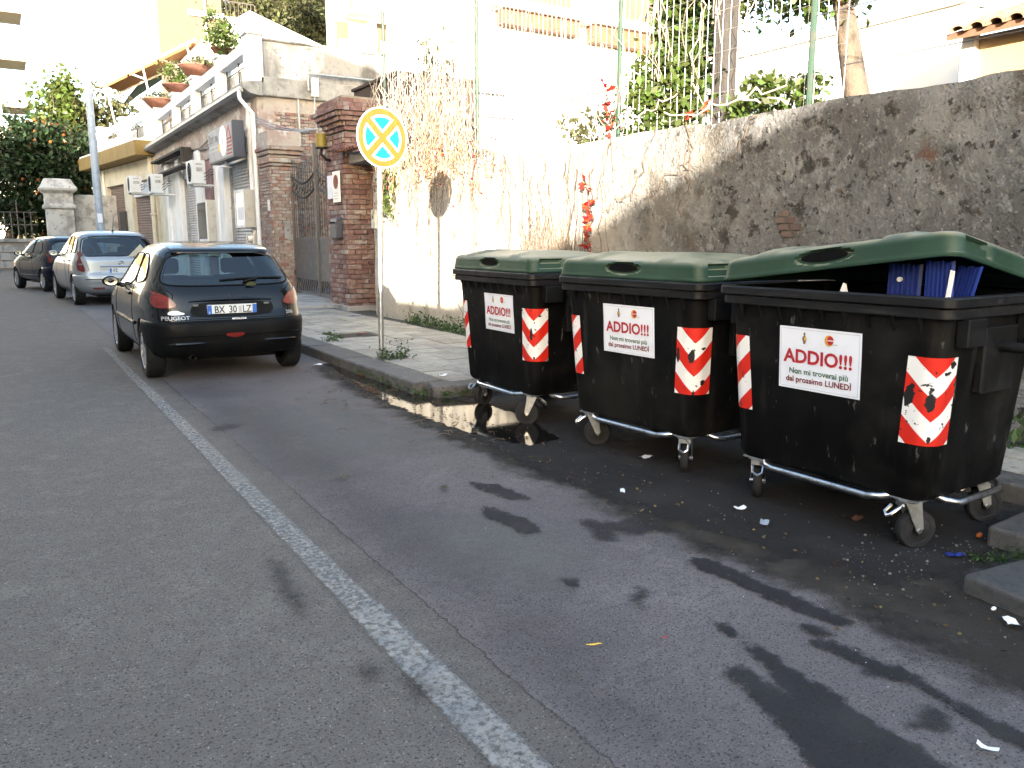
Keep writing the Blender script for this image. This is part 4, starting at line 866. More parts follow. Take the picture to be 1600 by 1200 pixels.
MB().box(9.9, 15.6, 43.3, 52, 5, 11.4).build('wall', 'far_white', hp)
MB().add([(9.5, 43, 11.4), (15.9, 43, 11.4), (15.9, 52.5, 11.4), (9.5, 52.5, 11.4), (12.7, 47, 13.85), (13.2, 48.5, 13.85)], [(0, 1, 5, 4), (1, 2, 5), (2, 3, 4, 5), (3, 0, 4), (3, 2, 1, 0)]).build('roof', 'far_white', hp)
ap = block('apartment_block', 'large white block with beige balconies above the hanging creeper', 18.1, 40, 50, 66, 34, 'far_white', skew=6.2)
for (x0, x1, z) in ((19.1, 20.8, 15.0), (19.1, 20.8, 17.9), (18.2, 19.3, 12.4), (22.3, 24.6, 15.2), (22.3, 24.6, 18.2), (20.9, 21.7, 12.6), (22.3, 24.6, 12.2)):
    balcony(ap, x0, x1, 48.4, 50, z, 'balcony_beige', x0 > 22)
    MB().box(x0+.1, x1, 48.42, 48.55, z+.22, z+1.0).build('balcony_front', 'far_white', ap) if x0 < 22 else None
    MB().box(x0+.5, x0+1.3, 49.96, 50, z+.25, z+2.4).build('window', 'beige_block', ap)
for k in range(3): MB().box(28.5, 29.6, 49.96, 50, 13+k*4, 15.2+k*4).build('window', 'beige_block', ap)
# wooded hill
hl = MB(); vs = []; NX, NY = 24, 12
for j in range(NY+1):
    for i in range(NX+1):
        x = 21+130*i/NX; y = 95+90*j/NY; vs.append((x, y, -1+40*math.exp(-((x-45)/38)**2)*min(1, (y-95)/18+.3)+2*mnoise.noise((x*.06, y*.06, 0))))
hl.add(vs, [(j*(NX+1)+i, j*(NX+1)+i+1, (j+1)*(NX+1)+i+1, (j+1)*(NX+1)+i) for j in range(NY) for i in range(NX)])
tag(hl.build('hill', 'hill', smooth=True), kind='structure')
hv = [clump_pts((x, y, z), (5.5, 5, 4.2), 2600, 34, .20, seed=int(x*7+y)) for x, y, z in ((26, 98, 25), (31, 100, 26.5), (36, 102, 25), (28, 106, 31), (34, 108, 32), (40, 104, 29), (30, 100, 20), (24, 100, 20), (37, 100, 19), (44, 108, 33))]
leaves('hillside_wood', 'leaf_olive', np.concatenate(hv), .55, None, 'stuff', seed=5)

# ================================================================== GARDEN BEHIND THE WALL
gh = thing('garden_house', 'long white house behind the wire fence with a brown fascia board', 'house', (19, 24.5, 2.4))
MB().box(14.6, 27, 24.5, 33, 2.4, 11.8).build('wall', 'far_white', gh)
MB().box(14.8, 18.0, 24.1, 24.5, 8.62, 9.1).box(18.6, 27.2, 24.1, 24.5, 8.5, 9.1).build('fascia', 'fascia_brown', gh)
MB().box(14.4, 27.4, 23.9, 24.5, 9.1, 9.25).build('canopy_roof', 'far_white', gh)
for x in (16.0, 20.4, 24): MB().box(x, x+1.9, 24.46, 24.5, 9.6, 11.4).build('window', 'beige_block', gh)
gs = thing('garden_shed', 'brown slatted shed half hidden behind the dry creeper', 'shed', (8.4, 16.5, 2.45))
MB().box(7.5, 9.4, 16.5, 19.0, 2.45, 5.0).build('wall', 'shed_brown', gs)
for i in range(9): MB().box(7.52+i*.205, 7.52+i*.205+.16, 16.44, 16.5, 2.5, 4.95).build('slat', 'shed_brown', gs)
MB().box(7.45, 9.45, 16.45, 19.05, 5.0, 5.06).build('roof', 'shed_brown', gs)
wh = thing('garden_wall', 'tall sunlit white wall behind the tree trunk', 'wall', (12, 6, 2.4))
MB().box(12.0, 12.4, 6.9, 17, 2.4, 4.85).build('body', 'far_white', wh)
MB().box(11.9, 12.5, 6.85, 17, 4.85, 4.97).build('coping', 'far_white', wh)
oh = thing('tiled_house', 'ochre outbuilding with clay tiled eave at the right edge above the wall', 'house', (12.5, 5, 2.4))
MB().box(10.6, 17, 1.5, 5.9, 2.4, 4.02).build('wall', 'ochre_wall', oh)
MB().box(10.5, 10.62, 5.86, 6.02, 2.4, 4.1).build('corner_strip', 'far_white', oh)
tiles = MB()
tme2 = MB().prism([(math.cos(math.pi*k/7)*.11, math.sin(math.pi*k/7)*.09) for k in range(8)]+[(math.cos(math.pi*k/7)*.09, math.sin(math.pi*k/7)*.07) for k in range(7, -1, -1)], lambda a, b, d: (d, a, b+d*.32), -.25, .25).mesh('roof_tile', 'rooftile')
for r in range(5):
    for i in range(20): inst('roof_tile', tme2, oh, (10.35+r*.45, 1.6+i*.225, 4.08+r*.144))
MB().add([(10.2, 1.4, 4.02), (10.2, 6.05, 4.02), (12.6, 6.05, 4.76), (12.6, 1.4, 4.76), (10.2, 1.4, 3.94), (10.2, 6.05, 3.94), (12.6, 6.05, 4.68), (12.6, 1.4, 4.68)], [(0, 1, 2, 3), (7, 6, 5, 4), (0, 4, 5, 1), (1, 5, 6, 2), (2, 6, 7, 3), (3, 7, 4, 0)]).build('roof', 'fascia_brown', oh)
tag(MB().ball((10.3, 5.62, 2.98), .12, 12, 8).build('globe_lamp', 'sign_white', smooth=True), 'white globe lamp at the foot of the ochre outbuilding', 'lamp')

# fence: posts and mesh on top of the wall
fc = thing('wire_fence', 'green wire mesh fence along the top of the plaster wall', 'fence', (WX+.2, 8, 2.6))
FX = WX+.16
for yy in (14.0, 10.66, 7.42, 4.82): MB().cyl((FX, yy, 2.45), (FX, yy, 5.6), .028, n=8).build('post', 'green_post', fc)
mb = MB()
for i in range(int((14-4.5)/.10)): mb.tube([(FX+.03, 4.5+i*.10, 2.62), (FX+.03, 4.5+i*.10, 5.5)], .0016, 3, cap=False)
for k in range(15): mb.tube([(FX+.03, 4.5, 2.75+k*.19), (FX+.03, 14, 2.75+k*.19)], .0015, 3, cap=False)
tag(mb.build('wire_mesh', 'wire', fc), kind='stuff')
mb = MB()
for k in range(4): mb.tube([(FX, 4.8, 2.95+k*.45), (FX, -3, 2.85+k*.45)], .006, 4, cap=False)
mb.build('strand', 'dark_iron', fc)
wp = thing('wooden_post', 'thick old grey wooden post standing among ivy behind the fence', 'post', (6.75, 6.5, 2.4))
MB().box(6.66, 6.86, 6.36, 6.54, 2.4, 4.95).build('shaft', 'wood_old', wp, bevel=.015)

def bush(name, label, cat, parts, size, seed=1, aspect=.6, group=None):
    """parts: (material, centre, radii, n, clumps, spread)"""
    c = parts[0][1]; t = thing(name, label, cat, (c[0], c[1], c[2]-parts[0][2][2]), group=group)
    for i, (m, cc, r, n, k, s) in enumerate(parts): leaves('foliage', m, clump_pts(cc, r, n, k, s, seed+i), size, t, seed=seed+i, aspect=aspect)
    return t
iv = bush('ivy', 'glossy ivy climbing over the wooden post behind the fence', 'ivy', [
    ('leaf_mid', (6.25, 6.85, 3.05), (.18, .62, .55), 1500, 46, .18), ('leaf_mid', (6.45, 6.85, 3.9), (.25, .40, .95), 2200, 60, .18), ('leaf_mid', (6.4, 6.55, 4.85), (.4, 1.0, .45), 1900, 46, .2), ('leaf_dark', (6.7, 7.0, 3.8), (.2, .5, 1.0), 1500, 40, .2)], .105, 21)
bush('ivy', 'low ivy clump on the wall top right of the wooden post', 'ivy', [('leaf_mid', (6.2, 5.35, 2.82), (.25, .55, .22), 700, 26, .2)], .09, 24)
bush('ivy', 'bright ivy leaves on the wall top below the fence post with red creeper', 'ivy', [('leaf_olive', (6.15, 7.95, 2.8), (.2, .6, .25), 380, 20, .25)], .09, 26)
bush('ivy', 'narrow trail of yellow-green ivy hanging down right of the round sign', 'ivy', [('leaf_mid', (5.86, 13.45, 2.45), (.07, .34, .5), 420, 20, .2)], .09, 27)
tr = tree('garden_tree', 'bent pale tree trunk with leafy top standing just behind the wall', (8.0, 5.52, 2.4), 1.9, ((7.8, 6.2, 4.75), (1.0, 1.5, .75)), 6500, .11, 'leaf_mid', 31, 70, .2, 0, .125)
bush('shrub', 'yellowish leafy branch tips above the fence at the upper left of the creeper', 'shrub', [('leaf_olive', (6.4, 12.6, 4.5), (.3, .5, .35), 160, 14, .3)], .11, 29)

# dry creeper: hanging stems, joined (nobody could count them)
def strands(name, n, y0, y1, ztop_, zbot, x, r, m, seed, wig=.05, bush_=0, parent=None):
    g = random.Random(seed); mb = MB()
    for i in range(n):
        yy = g.uniform(y0, y1); z = g.uniform(*ztop_); L = g.uniform(*zbot); px = x+g.uniform(-.05, .05); pts = []
        m_ = max(4, int(abs(L)/.14)); dy = 0
        for k in range(m_+1):
            pts.append((px-abs(g.gauss(0, .02+bush_*.06)), yy+dy, z-L*k/m_)); dy += g.gauss(0, wig)
        mb.tube(pts, r*g.uniform(.6, 1.3), 3, cap=False)
    return tag(mb.build(name, m, parent), kind='stuff')
cv = thing('dry_creeper', 'bare tangled creeper hanging over the wire fence and sunlit wall', 'creeper', (5.8, 12, 2.6))
strands('hanging_stems', 230, 10.6, 14.1, (3.3, 4.5), (.5, 1.5), 5.98, .0065, 'vine_pale', 41, .05, 1, cv)
strands('brown_stems', 90, 10.6, 14.0, (2.9, 4.0), (.4, 1.1), 5.95, .0065, 'vine_dry', 45, .06, 1, cv)
strands('wall_stems', 85, 7.2, 13.8, (2.2, 2.7), (.4, 2.0), 5.885, .004, 'vine_dark', 42, .03, 0, cv)
strands('upper_stems', 60, 7.4, 11.5, (3.0, 5.4), (.5, 2.2), 6.08, .005, 'vine_pale', 43, .06, .4, cv)
strands('post_stems', 16, 5.9, 6.9, (5.0, 5.4), (1.2, 2.6), 6.2, .006, 'vine_pale', 46, .07, .6, cv)
g = random.Random(44); mb = MB()
for i in range(230):
    yy = 9.3+4.7*g.random()**.8; z = 2.62+g.gauss(0, .17); a = g.uniform(0, 6.28); L = g.uniform(.15, .5); pts = [(5.85+g.gauss(0, .10), yy, z)]
    for k in range(4):
        a += g.gauss(0, .5); p = pts[-1]; pts.append((p[0]-abs(g.gauss(0, .02))+.01, p[1]+math.cos(a)*L/4, p[2]+math.sin(a)*L/4))
    mb.tube(pts, .006, 3, cap=False)
tag(mb.build('straw_tangle', 'vine_dry', cv), kind='stuff')
g2 = np.random.default_rng(9)
leaves('dead_leaves', 'leaf_red', np.stack([5.84+g2.normal(0, .06, 110), g2.uniform(9.5, 14.1, 110), 2.66+g2.normal(0, .28, 110)], 1), .06, cv, 'stuff', seed=9)
# brush at the foot of the lit wall corner and long runners over the shaded plaster
mb = MB(); g = random.Random(8)
for i in range(120):
    yy = g.uniform(7.7, 9.0); h = g.uniform(.2, .75); a = g.gauss(0, .22)
    mb.tube([(5.82, yy, 1.0+g.uniform(-.1, .2)), (5.80, yy+a*h*.5, 1.2+h*.5), (5.79+g.gauss(0, .03), yy+a*h, 1.15+h)], .0035, 3, cap=False)
tag(mb.build('twig_brush', 'vine_dark', cv), kind='stuff')
mb = MB()
def runner(y0, z0, y1, z1, seed, r=.006, n=14, nm='runner'):
    g = random.Random(seed); pts = []
    for k in range(n+1):
        t = k/n; pts.append((5.885+.012*math.sin(k*1.7), y0+(y1-y0)*t+g.gauss(0, .035), z0+(z1-z0)*t+g.gauss(0, .03)))
    MB().tube(pts, r, 4, cap=False).build(nm, 'vine_pale' if nm == 'dry_branch' else 'vine_dark', cv)
for a in ((6.05, 2.62, 6.15, 1.75, 1), (6.0, 2.62, 6.08, 1.95, 2), (6.55, 2.64, 6.9, 2.0, 3), (6.9, 2.0, 7.4, 1.85, 4), (7.3, 2.64, 7.55, 1.9, 5), (5.2, 2.65, 5.5, 2.2, 6), (7.6, 2.5, 7.65, 1.3, 7), (6.05, 2.3, 6.6, 1.95, 12)): runner(*a)
for a in ((6.4, 2.72, 4.9, 2.78, 8, .009), (5.4, 2.78, 4.85, 2.7, 9, .010), (7.4, 2.7, 6.2, 2.95, 10, .008)): runner(*a, nm='dry_branch')
def red(label, pts, n, s, size, seed):
    g = np.random.default_rng(seed); P = np.concatenate([np.array(p)+g.normal(size=(n, 3))*np.array(s) for p in pts])
    t = thing('red_creeper', label, 'creeper', pts[0], group='sprays of red creeper leaves')
    leaves('leaves', 'leaf_red', P, size, t, seed=seed)
    MB().tube([pts[0]]+[p for p in pts[1:]], .005, 4).build('stem', 'vine_dark', t)
red('hanging chain of red creeper leaves on the wall above the leftmost bin', [(5.84, 7.66, 2.13), (5.84, 7.6, 1.95), (5.84, 7.58, 1.85), (5.84, 7.6, 1.72), (5.84, 7.62, 1.58), (5.84, 7.65, 1.45)], 12, (.02, .035, .05), .085, 51)
red('red creeper leaves climbing the fence post, upper centre', [(6.05, 7.5, 2.75), (6.05, 7.52, 2.9), (6.05, 7.6, 3.05), (6.05, 7.55, 3.2)], 9, (.03, .05, .06), .09, 52)
red('large single red leaves on the wall top below the ivy post', [(5.9, 6.1, 2.70), (5.95, 5.9, 2.80)], 3, (.02, .03, .03), .11, 53)

# weeds
def weed(label, spots, size, n, seed, h=.12, m='leaf_weed'):
    t = thing('weeds', label, 'weeds', (*spots[0][:2], .1)); g = np.random.default_rng(seed); P = []
    for s in spots:
        x, y, z, r = s[:4]; P.append(np.stack([x+g.normal(0, r*.5, n), y+g.normal(0, r*.5, n), z+np.abs(g.normal(0, h*.6, n))], 1))
    leaves('foliage', m, np.concatenate(P), size, t, 'stuff', seed=seed, aspect=.4)
weed('small leafy weed growing at the foot of the sign pole', [(3.95, 8.75, .12, .12), (3.75, 8.72, .12, .15)], .05, 120, 61, .13)
weed('grassy weeds round the manhole cover', [(3.95, 11.0, .11, .14), (3.8, 10.7, .11, .12), (4.0, 11.5, .11, .1)], .045, 90, 62, .05)
weed('dark weeds along the foot of the sunlit wall', [(5.8, 12.4+k*.35*-1, .12, .16) for k in range(11)], .07, 80, 63, .14)
weed('moss and grass in the kerb edge beside the puddle', [(3.33, 6.95+.22*k, .03, .09) for k in range(8)]+[(3.5+.17*k, 6.72, .03, .08) for k in range(6)], .035, 60, 64, .05)
weed('tuft of weeds between the kerb stones at the right edge', [(3.86, 1.80, .0, .05), (3.93, 1.76, .02, .05), (3.78, 1.86, 0, .04)], .022, 110, 65, .035)
weed('weeds behind the rightmost bin at the wall', [(5.75, 2.6, .1, .15), (5.8, 2.2, .1, .15)], .08, 100, 66, .2)

# ================================================================== NO STOPPING SIGN
ns = thing('road_sign', 'round faded no-stopping sign, amber ring and cross over blue, on a grey pole', 'road sign', (3.79, 8.93, .1))
MB().cyl((3.77, 8.95, .05), (3.84, 8.98, 3.0), .032, n=14).build('pole', 'galv', ns, smooth=True)
nrm = Vector((.17, -.98, 0)).normalized(); tx = Vector((.98, .17, 0)).normalized(); up = Vector((0, 0, 1)); C0 = Vector((3.855, 8.93, 2.67))
def sp(a, b, d=0): return C0+tx*a+up*b+nrm*d
def disc(mb, r0, r1, d, n=64): mb.rings([[sp(r*math.cos(2*math.pi*k/n), r*math.sin(2*math.pi*k/n), d) for k in range(n)] for r in (r0, max(r1, .001))], close1=r1 <= 0); return mb
pl = MB().rings([[sp(.34*math.cos(2*math.pi*k/64), .34*math.sin(2*math.pi*k/64), d) for k in range(64)] for d in (-.012, .0)], True, True).build('panel', 'sign_white', ns)
disc(MB(), .326, .258, .0015).build('amber_ring', 'sign_amber', ns)
def arcpoly(a0, a1, r, c, n=18):          # quadrant segment pulled outward from the centre by c
    am = (a0+a1)/2; P = [(c*math.cos(am)/math.sin((a1-a0)/2), c*math.sin(am)/math.sin((a1-a0)/2))]
    dl = math.asin(c/r)
    for k in range(n+1): a = a0+dl+(a1-a0-2*dl)*k/n; P.append((r*math.cos(a), r*math.sin(a)))
    return P
for q in range(4):
    a0 = math.pi/4+q*math.pi/2; mb = MB(); P = arcpoly(a0, a0+math.pi/2, .232, .060)
    mb.add([sp(a, b, .0015) for a, b in P], [tuple(range(len(P)))]); mb.build('blue_quadrant', 'sign_blue', ns)
mb = MB()
for a in (math.pi/4, 3*math.pi/4):
    ca, sa = math.cos(a), math.sin(a); h = .038
    mb.add([sp(ca*l-sa*w_, sa*l+ca*w_, .0022 if a < 1 else .0028) for l, w_ in ((-.262, -h), (.262, -h), (.262, h), (-.262, h))], [(0, 1, 2, 3)])
mb.build('amber_cross', 'sign_amber', ns)
MB().box(-.05, .05, .016, .06, -.2, -.16, Matrix.Translation(C0)).build('clamp', 'galv', ns)

# ================================================================== BINS
def rrect(hx, hy, r, n=10):
    P = []
    for cx, cy, a0 in ((hx-r, hy-r, 0), (-hx+r, hy-r, 90), (-hx+r, -hy+r, 180), (hx-r, -hy+r, 270)):
        for k in range(n+1): a = R(a0+90*k/n); P.append((cx+r*math.cos(a), cy+r*math.sin(a)))
    return P
def rrect_dense(hx, hy, r, m=6, n=10):
    P = rrect(hx, hy, r, n); Q = []
    for i, p in enumerate(P):
        q = P[(i+1) % len(P)]; d = math.dist(p, q); k = max(1, int(d/.02))
        for j in range(k): Q.append((p[0]+(q[0]-p[0])*j/k, p[1]+(q[1]-p[1])*j/k))
    return Q
def bh(z): t = (z-.27)/.9; return .570+.062*t, .400+.052*t          # half width, half depth of the body at height z
BR = .085
def perim(s, z):
    """point on the body outline; s = signed distance from the front-right vertical edge, negative along the front"""
    hx, hy = bh(z); arc = BR*math.pi/2
    if s < -arc/2: return (hx-BR+(s+arc/2), -hy, 0, -1)
    if s > arc/2: return (hx, -hy+BR+(s-arc/2), 1, 0)
    a = R(-45)+s/BR; return (hx-BR+BR*math.cos(a), -hy+BR+BR*math.sin(a), math.cos(a), math.sin(a))
def make_bin(seed, label, cx, cy, yaw, lid_open, sticker_u, stick, tears, casters):
    g = random.Random(seed); b = thing('waste_bin', label, 'waste bin', (cx, cy, 0), R(-90)+yaw, 'green lidded bins in the lay-by')
    # tub
    rg = []
    for z, k in ((.255, .93), (.262, .97), (.29, 1), (.6, 1), (.95, 1), (1.175, 1)):
        hx, hy = bh(z); rg.append([(x, y, z) for x, y in rrect(hx*k, hy*k, BR)])
    hx, hy = bh(1.175)
    for z, d in ((1.175, .02), (.6, .03), (.32, .05)):
        hx, hy = bh(z); rg.append([(x, y, z) for x, y in rrect(hx-d, hy-d, BR-.02)])
    MB().rings(rg, True, True).build('body', 'bin_black', b, smooth=35, local=True)
    # stepped rim
    rr = []
    for h, z in ((0.0, 1.150), (.030, 1.150), (.034, 1.155), (.034, 1.195), (.028, 1.20), (.046, 1.203), (.05, 1.207), (.05, 1.242), (.045, 1.25), (-.005, 1.25), (-.012, 1.245), (-.012, 1.15)):
        rr.append([(x, y, z) for x, y in rrect(.63+h, .452+h, .05 if h < 0 else .06)])
    MB().rings(rr+[rr[0]]).build('rim', 'bin_rim', b, smooth=30, local=True)
    mb = MB()
    for i in range(9): x = -.52+i*.13; mb.prism([(0, 0), (.03, .0), (0, -.07)], lambda a, c, d: (d, -.451-a, 1.149+c), x-.006, x+.006)
    tag(mb.build('rim_gussets', 'black_plastic', b, local=True), kind='stuff')
    for sx in (-1, 1):
        for yy in (-.28, .28): MB().box(sx*.66-.03, sx*.66+.03, yy-.08, yy+.08, 1.02, 1.149).build('rim_bracket', 'black_plastic', b, local=True, bevel=.006)
    # lifting plate and pin on each side
    for sx in (-1, 1):
        lpt = MB().box(sx*.632-.022, sx*.632+.022, -.13, .17, .78, 1.10).build('lifting_plate', 'black_plastic', b, local=True, bevel=.008)
        MB().cyl((sx*.64, .02, 1.0), (sx*.80, .02, 1.0), .026, n=14).build('lifting_pin', 'black_plastic', lpt, local=True, smooth=True)
    # foot bar at the front, push bar at the side
    MB().tube([(-.40, -.34, .27), (-.33, -.41, .245), (-.28, -.425, .24), (.30, -.425, .24), (.36, -.40, .25), (.42, -.32, .265)], .019, 10).build('foot_bar', 'steel', b, smooth=True, local=True)
    MB().tube([(.45, -.2, .27), (.56, -.16, .235), (.60, -.12, .23), (.60, .26, .23), (.57, .32, .24), (.48, .34, .27)], .019, 10).build('side_bar', 'steel', b, smooth=True, local=True)
    # castors
    for (x, y, az) in casters:
        ca, sa = math.cos(az), math.sin(az); tr = Vector((ca, sa, 0)); sd_ = Vector((-sa, ca, 0)); top = Vector((x, y, .255)); ax = Vector((x, y, .098))+tr*.045
        cm = MB().cyl(top-Vector((0, 0, .012)), top, .058, n=12); cm.box(-.07, .07, -.055, .055, -.004, .006, Matrix.Translation(top))
        for s in (-1, 1):
            pts = [top+sd_*.036*s-tr*.04-Vector((0, 0, .012)), top+sd_*.036*s+tr*.045-Vector((0, 0, .012)), ax+sd_*.036*s+tr*.02+Vector((0, 0, .01)), ax+sd_*.036*s-Vector((0, 0, .02)), ax+sd_*.036*s-tr*.018]
            cm.add(pts+[p+sd_*.005*s for p in pts], [(0, 1, 2, 3, 4), (9, 8, 7, 6, 5)]+[(i, (i+1) % 5, 5+(i+1) % 5, 5+i) for i in range(5)])
        cm.add([top+tr*.045+sd_*s*.038+Vector((0, 0, z)) for s in (-1, 1) for z in (-.012, -.05)]+[top-tr*.045+sd_*s*.038+Vector((0, 0, z)) for s in (-1, 1) for z in (-.012, -.04)], [(0, 2, 3, 1), (4, 6, 7, 5)])
        c = cm.build('castor', 'galv', b, local=True, bevel=.003)
        o = ax-sd_*.024
        MB().lathe([(.03, -.002), (.032, .0), (.066, .004), (.07, .0), (.09, .0), (.098, .010), (.098, .038), (.09, .048), (.07, .048), (.066, .044), (.032, .048), (.03, .05)], o, sd_, 28).build('wheel', 'rubber', c, smooth=True, local=True)
        MB().lathe([(.001, .004), (.066, .004), (.066, .044), (.001, .044)], o, sd_, 20).build('hub', 'black_plastic', c, local=True)
        MB().cyl(ax-sd_*.045, ax+sd_*.045, .012, n=8).build('axle', 'steel', c, local=True)
        br = top-tr*.07-Vector((0, 0, .04))
        MB().tube([br+sd_*.03, br-tr*.035+sd_*.026-Vector((0, 0, .03)), br-tr*.04-Vector((0, 0, .045)), br-tr*.035-sd_*.026-Vector((0, 0, .03)), br-sd_*.03, top-tr*.02-Vector((0, 0, .02))], .008, 6).build('brake_pedal', 'steel', c, local=True, smooth=True)
    # lid
    N = None; rg = []
    def lidz(x, y):
        if not lid_open: return .0
        return (.015+.175*(x+.68)/1.36)*max(0, (.5-y)/1.0)
    prof = [(1.0, -.004), (1.004, .0), (1.004, .012), (.998, .018), (.996, .026), (.994, .034), (.992, .042), (.990, .05), (.988, .058), (.986, .066), (.985, .073), (.984, .080), (.976, .092), (.962, .104), (.94, .113), (.90, .119), (.82, .129), (.74, .137), (.62, .147), (.48, .155), (.32, .161), (.16, .164), (.04, .165)]
    out = rrect_dense(.672, .492, .075)
    for s, h in prof:
        ring = []
        for x, y in out:
            X, Y = x*s if s > .9 else x*(s+(.0 if s > .9 else .0)), y*s
            Z = h
            if s < .96:                                     # two raised ribs running back over the lid
                for u in (-.36, .36):
                    e = abs(X-u-.05*(Y+.5)*(1 if u > 0 else -1))
                    Z += .014*max(0, min(1, (.075-e)/.02))*min(1, (.96-s)/.05)
            if s > .93 and y < -.40:                        # hand grip scooped out of the front
                q = ((x)/.150)**2+((h-.062)/.034)**2
                k = max(0, min(1, (1.25-q)/.4)); Y += .045*k
            if s > .93 and x > .60:                        # side grip
                q = max(abs(y+.30)/.10, abs(h-.066)/.034); k = max(0, min(1, (1.15-q)/.25)); X -= .035*k
            if s > .93 and x < -.60:
                q = max(abs(y+.30)/.10, abs(h-.066)/.034); k = max(0, min(1, (1.15-q)/.25)); X += .035*k
            back = max(0, (Y-.1)/.4); Z *= (1-.22*back)
            ring.append((X, Y, 1.258+Z+lidz(X, Y)))
        rg.append(ring)
    inner = [[(x*s, y*s, 1.254+h+lidz(x*s, y*s)) for x, y in out] for s, h in ((.975, .0), (.96, .07), (.80, .108), (.4, .138), (.04, .142))]
    L = MB().rings(inner[::-1]+rg, True, True).build('lid', 'lid_green', b, smooth=40, local=True)
    zz = lidz(0, -.46)
    nose = [(.136*math.cos(a), .026*math.sin(a)) for a in np.linspace(0, 2*math.pi, 29)[:-1]]
    MB().add([(x, -.479, 1.322+z+lidz(x, -.47)) for x, z in nose], [tuple(range(28))]).build('grip', 'dark_hole', L, local=True)  # black oval over the scoop: shade of the hollow given as colour
    MB().tube([(-.6, .50, 1.27), (.6, .50, 1.27)], .022, 8).build('hinge_rod', 'black_plastic', b, local=True)
    # reflective tape wrapped round the front edges
    for side in (1, -1):
        ns_, nz = 26, 30; vs = []; uvs = []; tr_ = []; fs = []
        s0, s1 = (-.135, .125) if side == 1 else (-.125, .135)
        for j in range(nz+1):
            z = .545+.425*j/nz
            for i in range(ns_+1):
                s = s0+(s1-s0)*i/ns_; x, y, nx, ny = perim(s*1.0, z); vs.append((side*(x+nx*.003), y+ny*.003, z)); uvs.append((s, z-.545-.0116))
                t = 0
                for (ts, tz, rs, rz, ks) in tears:
                    if ks == side: t = max(t, 1.35-math.hypot((s-ts)/rs, (z-.545-tz)/rz))
                tr_.append(max(0, min(1, t)))
        for j in range(nz):
            for i in range(ns_): a = j*(ns_+1)+i; fs.append((a, a+1, a+ns_+2, a+ns_+1))
        me = bpy.data.meshes.new('reflective_tape'); me.from_pydata(vs, [], fs); me.materials.append(MATS['chevron_tape'])
        ul = me.uv_layers.new(name='UVMap'); 
        for lp_ in me.loops: ul.data[lp_.index].uv = uvs[lp_.vertex_index]
        at = me.attributes.new('tear', 'FLOAT', 'POINT'); at.data.foreach_set('value', tr_)
        me.polygons.foreach_set('use_smooth', [True]*len(me.polygons))
        o = bpy.data.objects.new('reflective_tape', me); COL.objects.link(o); o.parent = b
    # farewell notice
    u0, u1, z0, z1 = stick; W_, H_ = u1-u0, z1-z0
    def fp_(a, c, d=0):
        z = z0+H_*.5+c; return (u0+W_/2+a, -bh(z)[1]-.0035-d, z)
    n = 8; vs = [fp_(-W_/2+W_*i/n, -H_/2+H_*j/n, .0015*math.sin(i*1.3+seed)*math.sin(j*.9)) for j in range(n+1) for i in range(n+1)]
    st = MB().add(vs, [(j*(n+1)+i, j*(n+1)+i+1, (j+1)*(n+1)+i+1, (j+1)*(n+1)+i) for j in range(n) for i in range(n)]).build('notice', 'paper_cool', b, local=True, smooth=True)
    k = W_/.48
    def put(nm, mtl, *items):
        mb = MB()
        for it in items: it(mb)
        return mb.build(nm, mtl, st, local=True)
    F = lambda dx, dz, d=.003: (lambda a, c: fp_(a*k+dx*k, c*k+dz*k, d))
    put('headline', 'ink_red', lambda m: text(m, 'ADDIO!!!', .098, F(-.005, .008), .03, sx=1.02))
    put('green_line', 'ink_green', lambda m: text(m, 'Non mi troverai più', .042, F(.0, -.068), .022, sx=1.03))
    put('red_line', 'ink_darkred', lambda m: text(m, 'dal prossimo LUNEDÌ', .042, F(.0, -.112), .026, sx=1.03))
    mb = MB(); e = .010
    for (a0, a1, c0, c1) in ((-W_/2+e, W_/2-e, H_/2-e-.002, H_/2-e), (-W_/2+e, W_/2-e, -H_/2+e, -H_/2+e+.002), (-W_/2+e, -W_/2+e+.002, -H_/2+e, H_/2-e), (W_/2-e-.002, W_/2-e, -H_/2+e, H_/2-e)):
        mb.add([fp_(a, c, .003) for a, c in ((a0, c0), (a1, c0), (a1, c1), (a0, c1))], [(0, 1, 2, 3)])
    mb.build('border', 'ink_grey', st, local=True)
    def dsc(m, cx_, cz_, rx, rz, a0=0, a1=2*math.pi, d=.003):
        P = [F(cx_, cz_, d)(rx*math.cos(a), rz*math.sin(a)) for a in np.linspace(a0, a1, 19)]; m.add(P, [tuple(range(len(P)))])
    put('crest', 'ink_brown', lambda m: dsc(m, -.085, .105, .013, .017), lambda m: dsc(m, -.085, .130, .006, .010), lambda m: dsc(m, -.085, .085, .008, .006))
    put('crest_gold', 'ink_yellow', lambda m: dsc(m, -.080, .107, .006, .010, d=.0036))
    put('round_logo', 'ink_orange', lambda m: dsc(m, .06, .110, .026, .028))
    put('round_logo_red', 'ink_red', lambda m: dsc(m, .068, .112, .019, .022, d=.0036))
    put('round_logo_text', 'paper', lambda m: text(m, 'comune', .013, F(.068, .112, .0042), .02))
    put('logo_tail', 'ink_grey', lambda m: text(m, 'pulito', .012, F(.098, .093, .0036), .02))
    return b
PI = math.pi
NT = [(-.11, .235, .03, .06, 1), (-.01, .22, .025, .065, 1), (.0, .03, .008, .03, 1), (-.10, .28, .02, .02, 1), (.06, .35, .03, .012, 1), (.09, .39, .03, .02, 1), (.03, .18, .02, .03, -1), (.09, .30, .02, .02, -1)]
MT = [(-.12, .25, .016, .05, 1), (-.02, .235, .022, .05, 1), (.0, .02, .006, .04, 1), (.06, .3, .02, .01, 1), (.06, .08, .02, .02, 1), (.03, .24, .012, .04, -1)]
